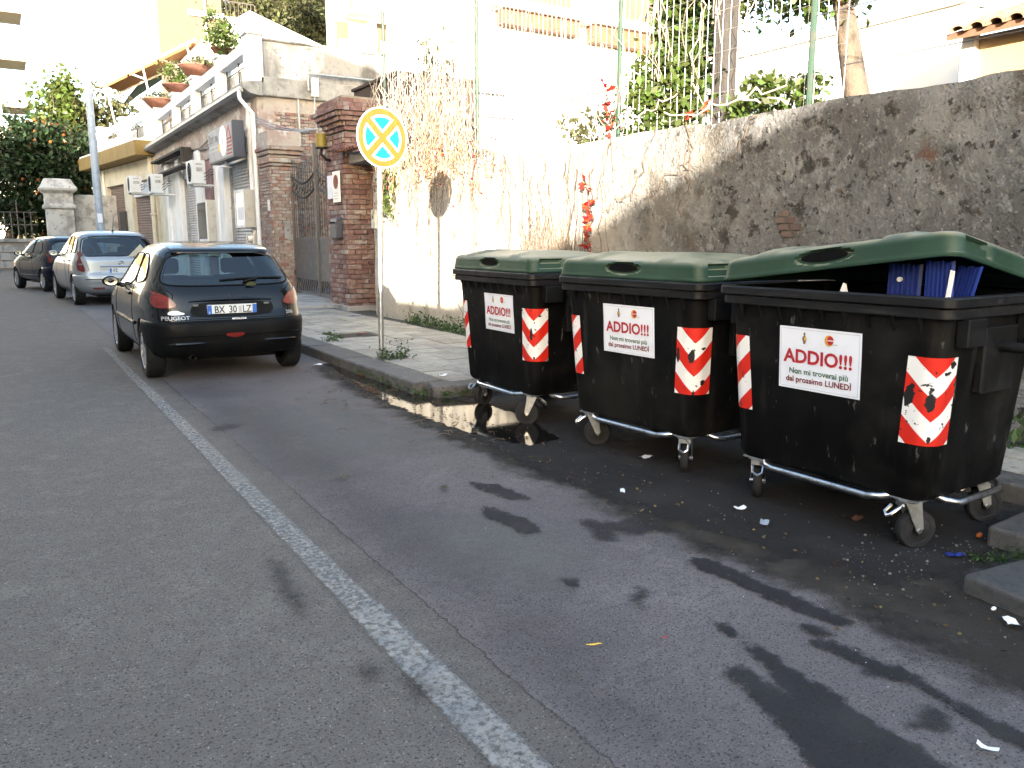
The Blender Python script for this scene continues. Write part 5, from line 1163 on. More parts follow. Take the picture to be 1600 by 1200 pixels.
LT = [(-.02, .22, .014, .06, 1), (.0, .02, .006, .03, 1), (.05, .37, .02, .008, 1)]
make_bin(3, 'largest, nearest waste bin with its green lid propped askew over blue plastic', 3.986, 2.626, .02, True, 0, (-.265, .225, .715, 1.05), NT,
         [(-.45, -.335, R(128)), (.47, -.335, R(62)), (-.46, .335, R(60)), (.46, .335, R(60))])
make_bin(2, 'middle waste bin of the row, lid shut, chevron tape torn', 3.947, 4.158, .062, False, 0, (-.22, .265, .745, 1.075), MT,
         [(-.45, -.335, R(55)), (.47, -.335, R(125)), (-.46, .335, R(60)), (.46, .335, R(100))])
make_bin(1, 'waste bin farthest from the camera, lid shut, standing in the puddle', 3.932, 5.829, -.02, False, 0, (-.145, .33, .75, 1.06), LT,
         [(-.45, -.335, R(100)), (.46, -.335, R(232)), (-.46, .335, R(40)), (.46, .335, R(10))])
# rubbish propping the near lid open: ribbed blue plastic crates folded flat
def bin_pt(x, y, z):
    a = R(-90)+.02; return Vector((3.986+x*math.cos(a)-y*math.sin(a), 2.626+x*math.sin(a)+y*math.cos(a), z))
def ribbed(label, x0, x1, y, z0, z1, lean, extra=None):
    t = thing('blue_panel', label, 'plastic panel', bin_pt((x0+x1)/2, y, z0), group='blue plastic sheets in the open bin'); mb = MB(); n = 13; top = []
    for r in range(2):
        vs = []
        for i in range(n*2):
            x = x0+(x1-x0)*i/(n*2-1); d = .012*(i % 4 in (1, 2))
            for z in (z0, z1+.008*math.sin(i*2.1)): vs.append(bin_pt(x+lean*(z-z0), y+d+r*.008, z))
        mb.add(vs, [(2*i, 2*i+2, 2*i+3, 2*i+1) for i in range(n*2-1)])
    mb.build('sheet', 'blue_plastic', t)
    if extra: MB().cyl(bin_pt(*extra), bin_pt(extra[0], extra[1]-.012, extra[2]), .012, n=10).build('rivet', 'paper', t)
ribbed('narrow ribbed blue panel, left one in the open bin', .24, .40, -.30, 1.10, 1.385, .02, (.31, -.303, 1.315))
ribbed('wide ribbed blue panel under the lid corner, right one in the open bin', .475, .60, -.37, 1.10, 1.405, -.02)
ribbed('tilted ribbed blue panel behind the other two in the open bin', .50, .60, -.26, 1.10, 1.38, .22)
tag(MB().prism([(-.025, 0), (.025, 0), (.01, .05), (-.005, .055)], lambda a, c, d: bin_pt(.07+a, -.40+d, 1.235+c), 0, .006).build('paper_scrap', 'paper'), 'white paper corner poking out of the open bin', 'paper')
tag(MB().prism([(0, 0), (.02, 0), (.03, .13), (.012, .135)], lambda a, c, d: bin_pt(.585+a, -.395+d, 1.235+c), 0, .008).build('white_strip', 'paper'), 'white strip standing in front of the wide blue panel', 'strip')

# ================================================================== CARS
def pchip(xs, ys, x):
    xs = np.asarray(xs, float); ys = np.asarray(ys, float); h = np.diff(xs); d = np.diff(ys)/h; m = np.zeros(len(xs)); m[0], m[-1] = d[0], d[-1]
    for i in range(1, len(xs)-1):
        if d[i-1]*d[i] > 0: w1, w2 = 2*h[i]+h[i-1], h[i]+2*h[i-1]; m[i] = (w1+w2)/(w1/d[i-1]+w2/d[i])
    x = np.clip(x, xs[0], xs[-1]); i = np.clip(np.searchsorted(xs, x)-1, 0, len(h)-1); t = (x-xs[i])/h[i]
    return (2*t**3-3*t**2+1)*ys[i]+(t**3-2*t**2+t)*h[i]*m[i]+(-2*t**3+3*t**2)*ys[i+1]+(t**3-t**2)*h[i]*m[i+1]
class Shell:
    def __init__(s, prof, k): s.P = np.array(prof, float); s.P[:, :4] *= k; s.k = k
    def par(s, z): P = s.P; yr, yf, hw, n = (float(pchip(P[:, 0], P[:, j], z)) for j in (1, 2, 3, 4)); return (yr+yf)/2, (yf-yr)/2, hw, n
    def pt(s, a, z):
        yc, L, hw, n = s.par(z); c, q = math.cos(a), math.sin(a)
        return Vector((hw*math.copysign(abs(c)**(2/n), c), yc+L*math.copysign(abs(q)**(2/n), q), z))
    def rear(s, x, z): yc, L, hw, n = s.par(z); return Vector((x, yc-L*max(0, 1-abs(x/hw)**n)**(1/n), z))
    def side(s, y, z, sg): yc, L, hw, n = s.par(z); return Vector((sg*hw*max(0, 1-abs((y-yc)/L)**n)**(1/n), y, z))
    def ang(s, kind, v, z, sg=1):
        yc, L, hw, n = s.par(z)
        if kind == 'x':
            c = min(1, abs(v/hw))**(n/2); a = -math.acos(c) if v >= 0 else -(math.pi-math.acos(c)); return a
        q = max(-1, min(1, abs((v-yc)/L)))**(n/2); q = math.copysign(q, v-yc); a = math.asin(q); return a if sg > 0 else math.pi-a if a > 0 else -math.pi-a
    def nrm(s, a, z):
        e = 1e-3; A = s.pt(a+e, z)-s.pt(a-e, z); B = s.pt(a, z+.004)-s.pt(a, z-.004); n = A.cross(B); n.normalize(); return n
    def body(s, nz=64, na=176):
        z0, z1 = s.P[0, 0], s.P[-1, 0]; zs = [z0+(z1-z0)*(t if t < .5 else t) for t in np.linspace(0, 1, nz)]
        zs = sorted(set([round(z, 5) for z in zs]+[round(z1-.004*s.k, 5), round(z1-.010*s.k, 5)])); A = [2*math.pi*i/na+.0007 for i in range(na)]
        # crowd the samples round the corners
        A = [a-.18*math.sin(4*a) for a in A]
        return MB().rings([[s.pt(a, z) for a in A] for z in zs], True, True)
def densify(poly, step=.05, closed=True):
    out = []
    for i, p in enumerate(poly if closed else poly[:-1]):
        q = poly[(i+1) % len(poly)]; k = max(1, int(math.dist(p, q)/step))
        for j in range(k): out.append((p[0]+(q[0]-p[0])*j/k, p[1]+(q[1]-p[1])*j/k))
    if not closed: out.append(poly[-1])
    return out
def smooth_poly(poly, r=.3, it=2):
    for _ in range(it):
        out = []
        for i, p in enumerate(poly):
            q = poly[(i+1) % len(poly)]; out.append((p[0]*(1-r)+q[0]*r, p[1]*(1-r)+q[1]*r)); out.append((p[0]*r+q[0]*(1-r), p[1]*r+q[1]*(1-r)))
        poly = out
    return poly
def patch(fn, poly, off, rings=7):
    """panel following a surface fn(a, b) -> (point, normal), with a thin returned edge"""
    c = (sum(p[0] for p in poly)/len(poly), sum(p[1] for p in poly)/len(poly)); R_ = []
    def at(a, b, o): p, n = fn(a, b); return p+n*o
    R_.append([at(a, b, -.004) for a, b in poly])
    for k in range(rings): t = 1-k/rings; R_.append([at(c[0]+(a-c[0])*t, c[1]+(b-c[1])*t, off) for a, b in poly])
    return MB().rings(R_, False, True)
def make_car(name, label, loc, rz, k, S_, spec):
    sh = Shell(spec['prof'], k); t = thing(name, label, 'car', loc, rz)
    def rear(x, z): p = sh.rear(x*k, z*k); a = sh.ang('x', x*k, z*k); return p, sh.nrm(a, z*k)
    def side(sg): return lambda y, z: (sh.side(y*k, z*k, sg), sh.nrm(sh.ang('y', y*k, z*k, sg), z*k))
    def wrap(a, z): return sh.pt(a, z*k), sh.nrm(a, z*k)
    pm = spec['paint']
    body = sh.body().build('body', pm, t, smooth=50, local=True)
    body.data.materials.append(MATS['car_inside'])
    # holes: cabin seen through the glass, wheel arches
    cut = []
    rw = smooth_poly(spec['rear_window'], .22, 2); sw = [smooth_poly(p, .18, 2) for p in spec['side_windows']]
    cm = MB().prism([(a*k, b*k) for a, b in rw], lambda a, b, d: (a, d, b), -.5, spec['len']*k+.5).build('c', 'car_inside', local=True); cut.append(cm)
    for p in sw: cut.append(MB().prism([(a*k, b*k) for a, b in p], lambda a, b, d: (d, a, b), -1.2, 1.2).build('c', 'car_inside', local=True))
    wr, ww = spec['wheel_r']*k, spec['wheel_w']*k; tk = spec['track']*k
    for ya in spec['axles']:
        for sg in (-1, 1): cut.append(MB().cyl((sg*(tk-ww*1.3), ya*k, wr*1.02), (sg*1.4, ya*k, wr*1.02), wr*1.17, n=36).build('c', 'car_inside', local=True))
    for c in cut:
        m = body.modifiers.new('cut', 'BOOLEAN'); m.operation = 'DIFFERENCE'; m.object = c; m.solver = 'EXACT'
        try: m.material_mode = 'TRANSFER'
        except Exception: pass
        c.parent = t
    dg = bpy.context.evaluated_depsgraph_get(); dg.update(); me = bpy.data.meshes.new_from_object(body.evaluated_get(dg)); me.name = 'body'
    body.modifiers.clear(); body.data = me
    try: me.set_sharp_from_angle(angle=R(40))
    except Exception: pass
    for c in cut: bpy.data.objects.remove(c)
    grow = lambda p, e: [(a+(a-sum(q[0] for q in p)/len(p))*e, b+(b-sum(q[1] for q in p)/len(p))*e) for a, b in p]
    patch(rear, densify(grow(rw, .035)), .003, 8).build('rear_window', 'glass_car', t, smooth=True, local=True)
    for p in sw:
        for sg in (-1, 1): patch(side(sg), densify(grow(p, .04)), .003, 5).build('side_window', 'glass_car', t, smooth=True, local=True)
    # seals: dark lines round the glass, doors and tailgate
    mb = MB(); 
    for fn, poly in [(rear, grow(rw, .04))]+[(side(sg), grow(p, .045)) for sg in (-1, 1) for p in sw]:
        mb.tube([fn(a, b)[0]+fn(a, b)[1]*.003 for a, b in densify(poly, .06)], .009*k, 5, closed=True)
    mb.build('window_seal', 'car_trim', t, local=True, smooth=True)
    for poly, closed in spec['rear_lines']: MB().tube([rear(a, b)[0] for a, b in densify(poly, .05, closed)], .0045*k, 4, closed=closed).build('panel_gap', 'dark_hole', t, local=True)
    for poly in spec['side_lines']:
        for sg in (-1, 1): MB().tube([side(sg)(a, b)[0] for a, b in densify(poly, .06, False)], .0045*k, 4).build('panel_gap', 'dark_hole', t, local=True)
    # lamps
    for sg in (-1, 1):
        P = []
        for kind, v, z in spec['tail']: P.append((sh.ang(kind, v*k if kind == 'x' else v*k, z*k, 1), z))
        P = smooth_poly(P, .25, 2)
        if sg < 0: P = [(-math.pi-a, z) for a, z in P]
        o = patch(wrap, densify(P, .04), .014*k, 8).build('tail_lamp', spec.get('lamp', 'lamp_red'), t, smooth=45, local=True)
        if spec.get('lamp2'):
            Q = [(sh.ang(kind, v*k, z*k, 1), z) for kind, v, z in spec['lamp2']]; Q = smooth_poly(Q, .25, 1)
            if sg < 0: Q = [(-math.pi-a, z) for a, z in Q]
            patch(wrap, densify(Q, .04), .017*k, 4).build('reversing_lens', 'lamp_clear', o, smooth=45, local=True)
    # bumper: a belt wrapped round the tail
    z0, z1, yb = spec['bumper']; na = 60
    a0 = sh.ang('y', yb*k, (z0+z1)/2*k, -1); a1 = sh.ang('y', yb*k, (z0+z1)/2*k, 1)
    if a0 > a1: a0 -= 2*math.pi
    rows = []
    for z, o in ((z0, -.02), (z0+.005, .012), (z0+.05, .026), (z0+(z1-z0)*.42, .034), (z0+(z1-z0)*.46, .026), (z0+(z1-z0)*.52, .030), (z1-.05, .034), (z1-.012, .028), (z1, .008), (z1, -.02)):
        row = []
        for i in range(na+1): a = a0+(a1-a0)*i/na; p, n = wrap(a, z); e = min(1, min(i, na-i)/3); row.append(p+n*(o*k*e if o > 0 else o*k))
        rows.append(row)
    vs = [p for r in rows for p in r]; W1 = na+1
    MB().add(vs, [(j*W1+i, j*W1+i+1, (j+1)*W1+i+1, (j+1)*W1+i) for j in range(len(rows)-1) for i in range(na)]).build('bumper', spec['bumper_mat'], t, smooth=55, local=True)
    # wheels
    for ya in spec['axles']:
        for sg in (-1, 1):
            c = Vector((sg*tk, ya*k, wr)); ax = Vector((sg, 0, 0)); r = wr; h = ww/2
            wl = MB().lathe([(r*.62, -h), (r*.9, -h), (r*.985, -h*.75), (r, -h*.4), (r, h*.4), (r*.985, h*.78), (r*.90, h), (r*.72, h*1.02), (r*.66, h*.9)], c, ax, 40).build('wheel', 'tyre', t, smooth=35, local=True)
            MB().lathe([(r*.67, h*.55), (r*.67, h*.95), (r*.62, h*.98), (r*.58, h*.7), (r*.30, h*.62), (r*.001, h*.62)], c, ax, 40).build('rim', spec['rim'], wl, smooth=35, local=True)
            mb = MB(); ns_ = spec['spokes']
            for q in range(ns_):
                a = 2*PI*q/ns_; M = Matrix.Translation(c) @ Matrix.Rotation(a, 4, 'X')
                x0, x1 = (h*.62, h*.94) if sg > 0 else (-h*.94, -h*.62)
                mb.box(x0, x1, -r*.075, r*.075, r*.1, r*.6, M)
            mb.cyl(c+ax*h*.62, c+ax*h*.97, r*.17, n=16); mb.build('spokes', spec['rim'], wl, local=True, bevel=.006)
    # mirrors
    for sg in (-1, 1):
        y, z = spec['mirror']; p, n = side(sg)(y, z); c = p+Vector((sg*.12*k, -.01, .03*k))
        mr = MB().ball(c, (.095*k, .06*k, .066*k), 16, 10).tube([p-Vector((sg*.03, 0, .03)), c], .03*k, 8).build('mirror', spec.get('mirror_mat', pm), t, smooth=True, local=True)
        MB().rings([[c+Vector((.072*k*f*math.cos(a), -.056*k+.003*k*(1-f), .048*k*f*math.sin(a))) for a in np.linspace(0, 2*PI, 21)[:-1]] for f in (1, .5, .02)], close1=True).build('mirror_glass', 'chrome', mr, local=True)
        for (ya, za) in spec['handles']:
            q, n = side(sg)(ya, za); M = Matrix.Translation(q+n*.012); MB().box(-.016, .016, -.085*k, .085*k, -.018, .018, M).build('door_handle', spec.get('handle_mat', 'car_trim'), t, local=True, bevel=.008)
        if spec.get('strip'):
            ya, yb_, z = spec['strip']; mb = MB()
            mb.tube([side(sg)(y_, z)[0]+side(sg)(y_, z)[1]*.006 for y_ in np.linspace(ya, yb_, 16)], .020*k, 6); mb.build('rubbing_strip', 'car_trim', t, local=True, smooth=True)
    # seats
    for x in spec['seats']:
        y = spec['seat_y']; MB().box((x-.24)*k, (x+.24)*k, (y-.07)*k, (y+.07)*k, .72*k, 1.04*k).build('seat', 'car_inside', t, local=True, bevel=.05)
        MB().box((x-.12)*k, (x+.12)*k, (y-.05)*k, (y+.05)*k, 1.06*k, 1.24*k).build('headrest', 'car_inside', t, local=True, bevel=.04)
    # number plate
    px, pz, pw, ph = spec['plate']; ctr, n = rear(px, pz); o = spec['plate_off']
    def pf(a, b, d=0): p = rear(px, pz)[0]; return Vector((px*k+a, p.y-o-d+b*spec.get('plate_tilt', 0), pz*k+b))
    pl = MB().prism([(-pw/2, -ph/2), (pw/2, -ph/2), (pw/2, ph/2), (-pw/2, ph/2)], lambda a, b, d: pf(a, b, d), -.03, .006).build('number_plate', 'plate_white', t, local=True)
    for s in (-1, 1):
        bl = MB().add([pf(s*pw/2+a, b, .0075) for a, b in ((0, -ph/2+.004), (-s*.045, -ph/2+.004), (-s*.045, ph/2-.004), (0, ph/2-.004))], [(0, 1, 2, 3)]).build('blue_band', 'plate_blue', pl, local=True)
    for txt, dx in spec['plate_text']:
        mb = MB(); text(mb, txt, ph*.98, lambda a, b: pf(a+dx, b-.001, .0085), .012, sx=.80); mb.build('plate_letters', 'ink_black', pl, local=True)
    if spec.get('plate_smudge'):
        dx = spec['plate_smudge']; MB().add([pf(dx+a, b, .0085) for a, b in ((-.016, -.035), (.016, -.035), (.016, .035), (-.016, .035))], [(0, 1, 2, 3)]).build('plate_smudge', 'ink_grey', pl, local=True)
    mb = MB(); text(mb, 'I', .035, lambda a, b: pf(-pw/2+.022+a, b-.028, .0085), .03); mb.build('country_letter', 'sign_white', pl, local=True)
    for fn in spec.get('extra', ()): fn(t, k, rear, side, sh)
    return t

def black_extra(t, k, rear, side, sh):
    # number plate recess with lip, badges, wiper, high brake light, fog lamp, exhaust
    fr = lambda a, b: rear(a, b)
    patch(fr, densify(smooth_poly([(-.40, .665), (.38, .665), (.44, .74), (.40, .815), (-.36, .815), (-.42, .74)], .2, 1), .05), .004, 4).build('plate_recess', 'car_trim', t, local=True, smooth=True)
    MB().tube([rear(x, .825+.018*math.cos(x*3.2))[0]+Vector((0, -.014, 0)) for x in np.linspace(-.42, .42, 18)], [.006+.016*math.cos(x*3.3)**2 for x in np.linspace(-.42, .42, 18)], 8).build('plate_lip', 'paint_black', t, smooth=True, local=True)
    for x in (-.36, .36):
        p, n = rear(x, .745); MB().box(p.x-.03, p.x+.03, p.y-.010, p.y, p.z+.035, p.z+.055).build('plate_lamp', 'lamp_clear', t, local=True, bevel=.01)
    def on(x, z, d): p = rear(x, z)[0]; return Vector((x*k, p.y-d, z*k))
    mb = MB(); lion = [(-.020, -.028), (-.008, -.028), (-.004, -.012), (.006, -.010), (.010, -.028), (.022, -.026), (.016, -.006), (.020, .010), (.010, .028), (-.004, .032), (-.016, .024), (-.006, .016), (-.022, .012), (-.008, .004), (-.016, -.008)]
    mb.prism(lion, lambda a, b, d: Vector((a, on(0, .842, .022+d).y, .85*k+b)), 0, .006); mb.build('lion_badge', 'chrome', t, local=True)
    mb = MB(); text(mb, 'PEUGEOT', .052, lambda a, b: on(-.56+a, .665+b, .010), .02, sx=1.15); mb.build('maker_lettering', 'grey_metal', t, local=True)
    mb = MB(); text(mb, '206', .05, lambda a, b: on(.60+a, .685+b, .012), .02, sx=1.1); mb.build('model_lettering', 'grey_metal', t, local=True)
    mb = MB(); P = smooth_poly([(-.075, -.018), (.07, -.018), (.085, .0), (.04, .012), (.02, .028), (-.05, .026), (-.08, .006)], .25, 2)
    mb.add([on(-.55+a, .715+b, .009) for a, b in P], [tuple(range(len(P)))]); mb.build('oval_sticker', 'sign_white', t, local=True)
    mb = MB(); text(mb, 'MITOLCAR', .026, lambda a, b: on(.06+a, .640+b, .012), .03, sx=1.15); mb.build('dealer_lettering', 'sign_white', t, local=True)
    patch(rear, densify([(-.14, 1.335), (.14, 1.335), (.13, 1.355), (-.13, 1.355)], .05), .012, 3).build('high_brake_lamp', 'lamp_red', t, local=True)
    rows = [[rear(x, z)[0]+Vector((0, -o, dz)) for x in np.linspace(-.50, .50, 25)] for z, o, dz in ((1.325, .0, 0), (1.318, .06, -.005), (1.33, .075, .002), (1.345, .06, .012), (1.375, -.01, .006))]
    MB().add([p for r in rows for p in r], [(j*25+i, j*25+i+1, (j+1)*25+i+1, (j+1)*25+i) for j in range(4) for i in range(24)]).build('spoiler', 'paint_black', t, smooth=60, local=True)
    wp = [rear(a, b) for a, b in ((.30, 1.0), (.34, 1.025), (.10, 1.048), (-.02, 1.045), (-.14, 1.03))]
    wv = [rear(a, b) for a, b in ((.40, .985), (.30, 1.025), (.15, 1.045), (.0, 1.05), (.56, 1.04))]
    MB().tube([rear(.22, .985)[0]+Vector((0, -.03, 0)), rear(.16, 1.02)[0]+Vector((0, -.03, 0)), rear(.3, 1.045)[0]+Vector((0, -.028, 0))], .012, 8).tube([rear(x, 1.035+.02*math.sin((x+.1)*3.3))[0]+Vector((0, -.02, 0)) for x in np.linspace(-.08, .58, 12)], .010, 6).build('rear_wiper', 'black_plastic', t, smooth=True, local=True)
    p = rear(.34, .985)[0]; leaf_ = smooth_poly([(-.07, 0), (.07, 0), (.05, .03), (-.01, .05)], .25, 1)
    mb = MB(); mb.add([Vector((p.x-.12*k+a, p.y-.045, p.z-.012+b)) for a, b in leaf_], [tuple(range(len(leaf_)))]); mb.build('wiper_pivot_cover', 'leaf_olive', t, local=True)
    patch(lambda a, b: (rear(a, b)[0]+Vector((0, -.038, 0)), Vector((0, -1, 0))), densify(smooth_poly([(-.10, .500), (.10, .500), (.085, .470), (.03, .452), (-.03, .452), (-.085, .470)], .2, 2), .03), .006, 4).build('fog_lamp', 'lamp_red', t, local=True, smooth=True)
    MB().tube([rear(x, .482)[0]+Vector((0, -.036, 0)) for x in np.linspace(-.74, .74, 30)], .006, 5).build('bumper_crease', 'paint_black', t, local=True, smooth=True)
    for sg in (-1, 1):
        MB().tube([rear(x*sg, .405-.01*(x-.3))[0]+Vector((0, -.030, 0)) for x in np.linspace(.30, .70, 12)], [.006, .016, .02, .02, .02, .02, .02, .02, .018, .016, .012, .006], 8).build('bumper_fold', 'paint_black', t, smooth=True, local=True)
    MB().cyl((-.42*k, .02, .255*k), (-.42*k, .35, .255*k), .030, n=12, cap=False).build('exhaust', 'dark_iron', t, local=True)
    MB().box(-.5, .5, .3, 3.4, .2, .3).build('underbody', 'car_trim', t, local=True)
    MB().box(-.24*k, .24*k, 1.2, 1.3, 1.02*k, 1.03*k).build('parcel_shelf', 'car_inside', t, local=True)
P206 = [(.20, .34, 3.66, .68, 6), (.26, .12, 3.78, .76, 6.5), (.34, .04, 3.86, .80, 7), (.50, .00, 3.87, .82, 7), (.63, .02, 3.82, .826, 7), (.72, .055, 3.72, .823, 7), (.80, .075, 3.50, .812, 7), (.88, .10, 3.2, .797, 7), (.94, .13, 2.9, .778, 7), (1.0, .17, 2.70, .752, 7), (1.10, .245, 2.52, .712, 6.6), (1.20, .325, 2.34, .670, 6.2), (1.30, .41, 2.13, .622, 5.6), (1.36, .49, 1.98, .585, 5), (1.40, .62, 1.82, .535, 4.4), (1.425, .85, 1.62, .45, 3.6), (1.437, 1.05, 1.42, .28, 3)]
make_car('parked_car', 'black three-door hatchback parked by the kerb, seen from behind, with red lamps', (2.07, 8.95, 0), 0, 1.04, None, dict(
    prof=P206, len=3.87, paint='paint_black', rear_window=[(-.63, 1.005), (-.40, .985), (.40, .985), (.63, 1.005), (.60, 1.12), (.50, 1.30), (.0, 1.312), (-.50, 1.30), (-.60, 1.12)],
    side_windows=[[(1.28, .98), (2.52, .90), (2.28, 1.10), (1.98, 1.28), (1.30, 1.31)], [(.62, 1.03), (1.20, .985), (1.22, 1.31), (.92, 1.28), (.72, 1.16)]],
    wheel_r=.292, wheel_w=.185, track=.722, axles=(.62, 3.06), tail=[('x', .535, .765), ('x', .70, .765), ('y', .26, .80), ('y', .30, .87), ('y', .27, .925), ('x', .745, .95), ('x', .62, .90), ('x', .55, .83)],
    bumper=(.255, .632, .62), bumper_mat='car_trim', rim='rim_alloy', spokes=9, mirror=(2.30, .93), handles=[(1.42, .86)], handle_mat='paint_black', strip=(1.0, 2.5, .56),
    seats=(-.36, .36), seat_y=1.55, plate=(0, .735, .52, .11), plate_off=.012, plate_tilt=0, plate_text=[('BX', -.135), ('30', .005), ('LZ', .155)], plate_smudge=.082,
    rear_lines=[([(-.56, .645), (.56, .645), (.60, .74), (.56, .90), (.70, 1.02), (.60, 1.2), (.52, 1.32), (-.52, 1.32), (-.60, 1.2), (-.70, 1.02), (-.56, .90), (-.60, .74)], True)],
    side_lines=[[(1.22, 1.3), (1.22, .9), (1.15, .55), (1.2, .28)], [(2.55, .9), (2.62, .6), (2.5, .28)], [(1.2, .28), (2.5, .28)]], extra=[black_extra]))
PA = [(.22, .30, 3.6, .70, 6), (.30, .08, 3.76, .80, 7), (.42, .02, 3.83, .855, 8), (.60, .0, 3.82, .875, 8), (.72, .04, 3.72, .880, 8), (.85, .05, 3.5, .872, 8), (.95, .06, 3.25, .855, 8), (1.02, .09, 3.0, .835, 8), (1.12, .15, 2.75, .80, 7.5), (1.25, .235, 2.5, .755, 7), (1.40, .34, 2.15, .70, 6), (1.50, .43, 1.95, .655, 5.5), (1.55, .56, 1.8, .60, 4.6), (1.58, .80, 1.6, .50, 3.6), (1.593, 1.0, 1.4, .30, 3)]
def silver_extra(t, k, rear, side, sh):
    c, n = rear(0.18, .86); y = c.y-.012; mb = MB(); r = .045*k
    c, n = rear(0, .905); y = c.y-.012
    mb.tube([(r*math.cos(a), y, c.z+r*math.sin(a)) for a in np.linspace(0, 2*PI, 21)[:-1]], .006, 5, closed=True)
    for q in range(3): a = PI/2+q*2*PI/3; mb.cyl((0, y, c.z), (r*math.cos(a), y, c.z+r*math.sin(a)), .006, n=5)
    mb.build('star_badge', 'chrome', t, local=True)
    MB().tube([rear(x, .84)[0]+Vector((0, -.014, 0)) for x in np.linspace(-.42, .42, 12)], .018, 8).build('tailgate_trim', 'chrome', t, smooth=True, local=True)
    patch(rear, densify([(-.40, .67), (.40, .67), (.42, .82), (-.42, .82)], .06), .003, 3).build('plate_recess', 'paint_silver', t, local=True)
    MB().tube([rear(x, .57)[0]+Vector((0, -.036, 0)) for x in np.linspace(-.78, .78, 20)], .008, 5).build('bumper_crease', 'car_trim', t, local=True)
    z = sh.P[-1, 0]; MB().cyl((0, .62*k, z-.03), (0, .62*k, z+.02), .03, .015, 8).cyl((0, .62*k, z), (-.0, .42*k, z+.32), .006, n=6).build('antenna', 'black_plastic', t, local=True)
    MB().tube([rear(.30, 1.0)[0]+Vector((0, -.03, 0)), rear(.25, 1.06)[0]+Vector((0, -.03, 0)), rear(.5, 1.08)[0]+Vector((0, -.03, 0))], .013, 8).build('rear_wiper', 'black_plastic', t, smooth=True, local=True)
    for x in (-.48, .48):
        p = rear(x, .38)[0]; MB().box(p.x-.12, p.x+.12, p.y-.05, p.y, p.z-.015, p.z+.015).build('reflector', 'lamp_red', t, local=True)
    MB().box(-.5, .5, .4, 3.4, .2, .32).build('underbody', 'car_trim', t, local=True)
silver_spec = dict(
    prof=PA, len=3.83, paint='paint_silver', rear_window=[(-.72, 1.05), (-.3, 1.06), (.1, 1.05), (.28, 1.10), (.74, 1.10), (.70, 1.25), (.60, 1.45), (0, 1.475), (-.60, 1.45), (-.68, 1.25)],
    side_windows=[[(1.5, 1.08), (2.74, 1.02), (2.45, 1.25), (2.1, 1.44), (1.5, 1.48)], [(.95, 1.11), (1.42, 1.08), (1.42, 1.48), (1.0, 1.46)], [(.45, 1.14), (.88, 1.11), (.92, 1.45), (.66, 1.42)]],
    wheel_r=.31, wheel_w=.195, track=.775, axles=(.66, 3.22), tail=[('x', .66, .72), ('x', .80, .74), ('y', .24, .80), ('y', .26, .95), ('y', .20, 1.12), ('x', .77, 1.16), ('x', .74, 1.0)], lamp='lamp_red', lamp2=[('x', .71, .865), ('x', .80, .87), ('y', .2, .875), ('y', .2, .91), ('x', .80, .905), ('x', .715, .90)],
    bumper=(.27, .66, .60), bumper_mat='paint_silver', rim='rim_alloy', spokes=7, mirror=(2.60, 1.06), handles=[(1.58, .93), (.95, .95)], handle_mat='paint_silver',
    seats=(-.38, .38), seat_y=1.6, plate=(0, .745, .52, .11), plate_off=.010, plate_text=[('FZ', -.135), ], rear_lines=[([(-.62, .70), (.62, .70), (.68, 1.0), (.75, 1.1), (.62, 1.48), (-.62, 1.48), (-.75, 1.1), (-.68, 1.0)], True)],
    side_lines=[[(1.46, 1.45), (1.46, .9), (1.42, .38)], [(2.7, 1.0), (2.62, .4)], [(.8, 1.1), (.95, .8), (1.1, .4)]], extra=[silver_extra])
make_car('parked_car', 'silver five-door hatchback parked beyond the black car, folded paper under its wiper', (2.36, 20.9, 0), R(5), 1.09, None, silver_spec)
PD = [(.22, .30, 3.3, .66, 6), (.30, .1, 3.5, .76, 7), (.45, .02, 3.58, .81, 7), (.62, .0, 3.56, .82, 7), (.75, .05, 3.45, .815, 7), (.88, .08, 3.1, .80, 7), (.98, .12, 2.75, .775, 7), (1.1, .19, 2.5, .735, 6.6), (1.25, .28, 2.25, .68, 6), (1.38, .38, 1.98, .62, 5), (1.45, .52, 1.8, .56, 4.2), (1.485, .78, 1.58, .44, 3.4), (1.50, 1.0, 1.4, .26, 3)]
def dark_extra(t, k, rear, side, sh):
    MB().box(-.5, .5, .4, 3.1, .2, .32).build('underbody', 'car_trim', t, local=True)
make_car('parked_car', 'small dark blue-black car farthest down the street, angled round the bend', (1.98, 27.3, 0), R(14), 1.10, None, dict(
    prof=PD, len=3.58, paint='paint_blue', rear_window=[(-.62, 1.04), (0, 1.02), (.62, 1.04), (.55, 1.3), (0, 1.36), (-.55, 1.3)], side_windows=[[(1.4, 1.0), (2.5, .98), (2.2, 1.2), (1.9, 1.36), (1.4, 1.4)], [(.6, 1.04), (1.32, 1.0), (1.32, 1.4), (.8, 1.34)]],
    wheel_r=.29, wheel_w=.19, track=.715, axles=(.6, 2.95), tail=[('x', .62, .80), ('x', .74, .78), ('y', .22, .85), ('y', .24, 1.0), ('x', .74, 1.03), ('x', .66, .96)], bumper=(.27, .66, .58), bumper_mat='paint_blue', rim='rim_alloy', spokes=8, mirror=(2.3, .99), handles=[(1.5, .9)], strip=(.9, 2.5, .42),
    seats=(-.36, .36), seat_y=1.5, plate=(0, .76, .52, .11), plate_off=.01, plate_text=[], rear_lines=[([(-.58, .7), (.58, .7), (.64, 1.0), (.58, 1.34), (-.58, 1.34), (-.64, 1.0)], True)], side_lines=[[(1.36, 1.4), (1.36, .8), (1.3, .35)], [(2.5, .95), (2.45, .4)]], extra=[dark_extra]))
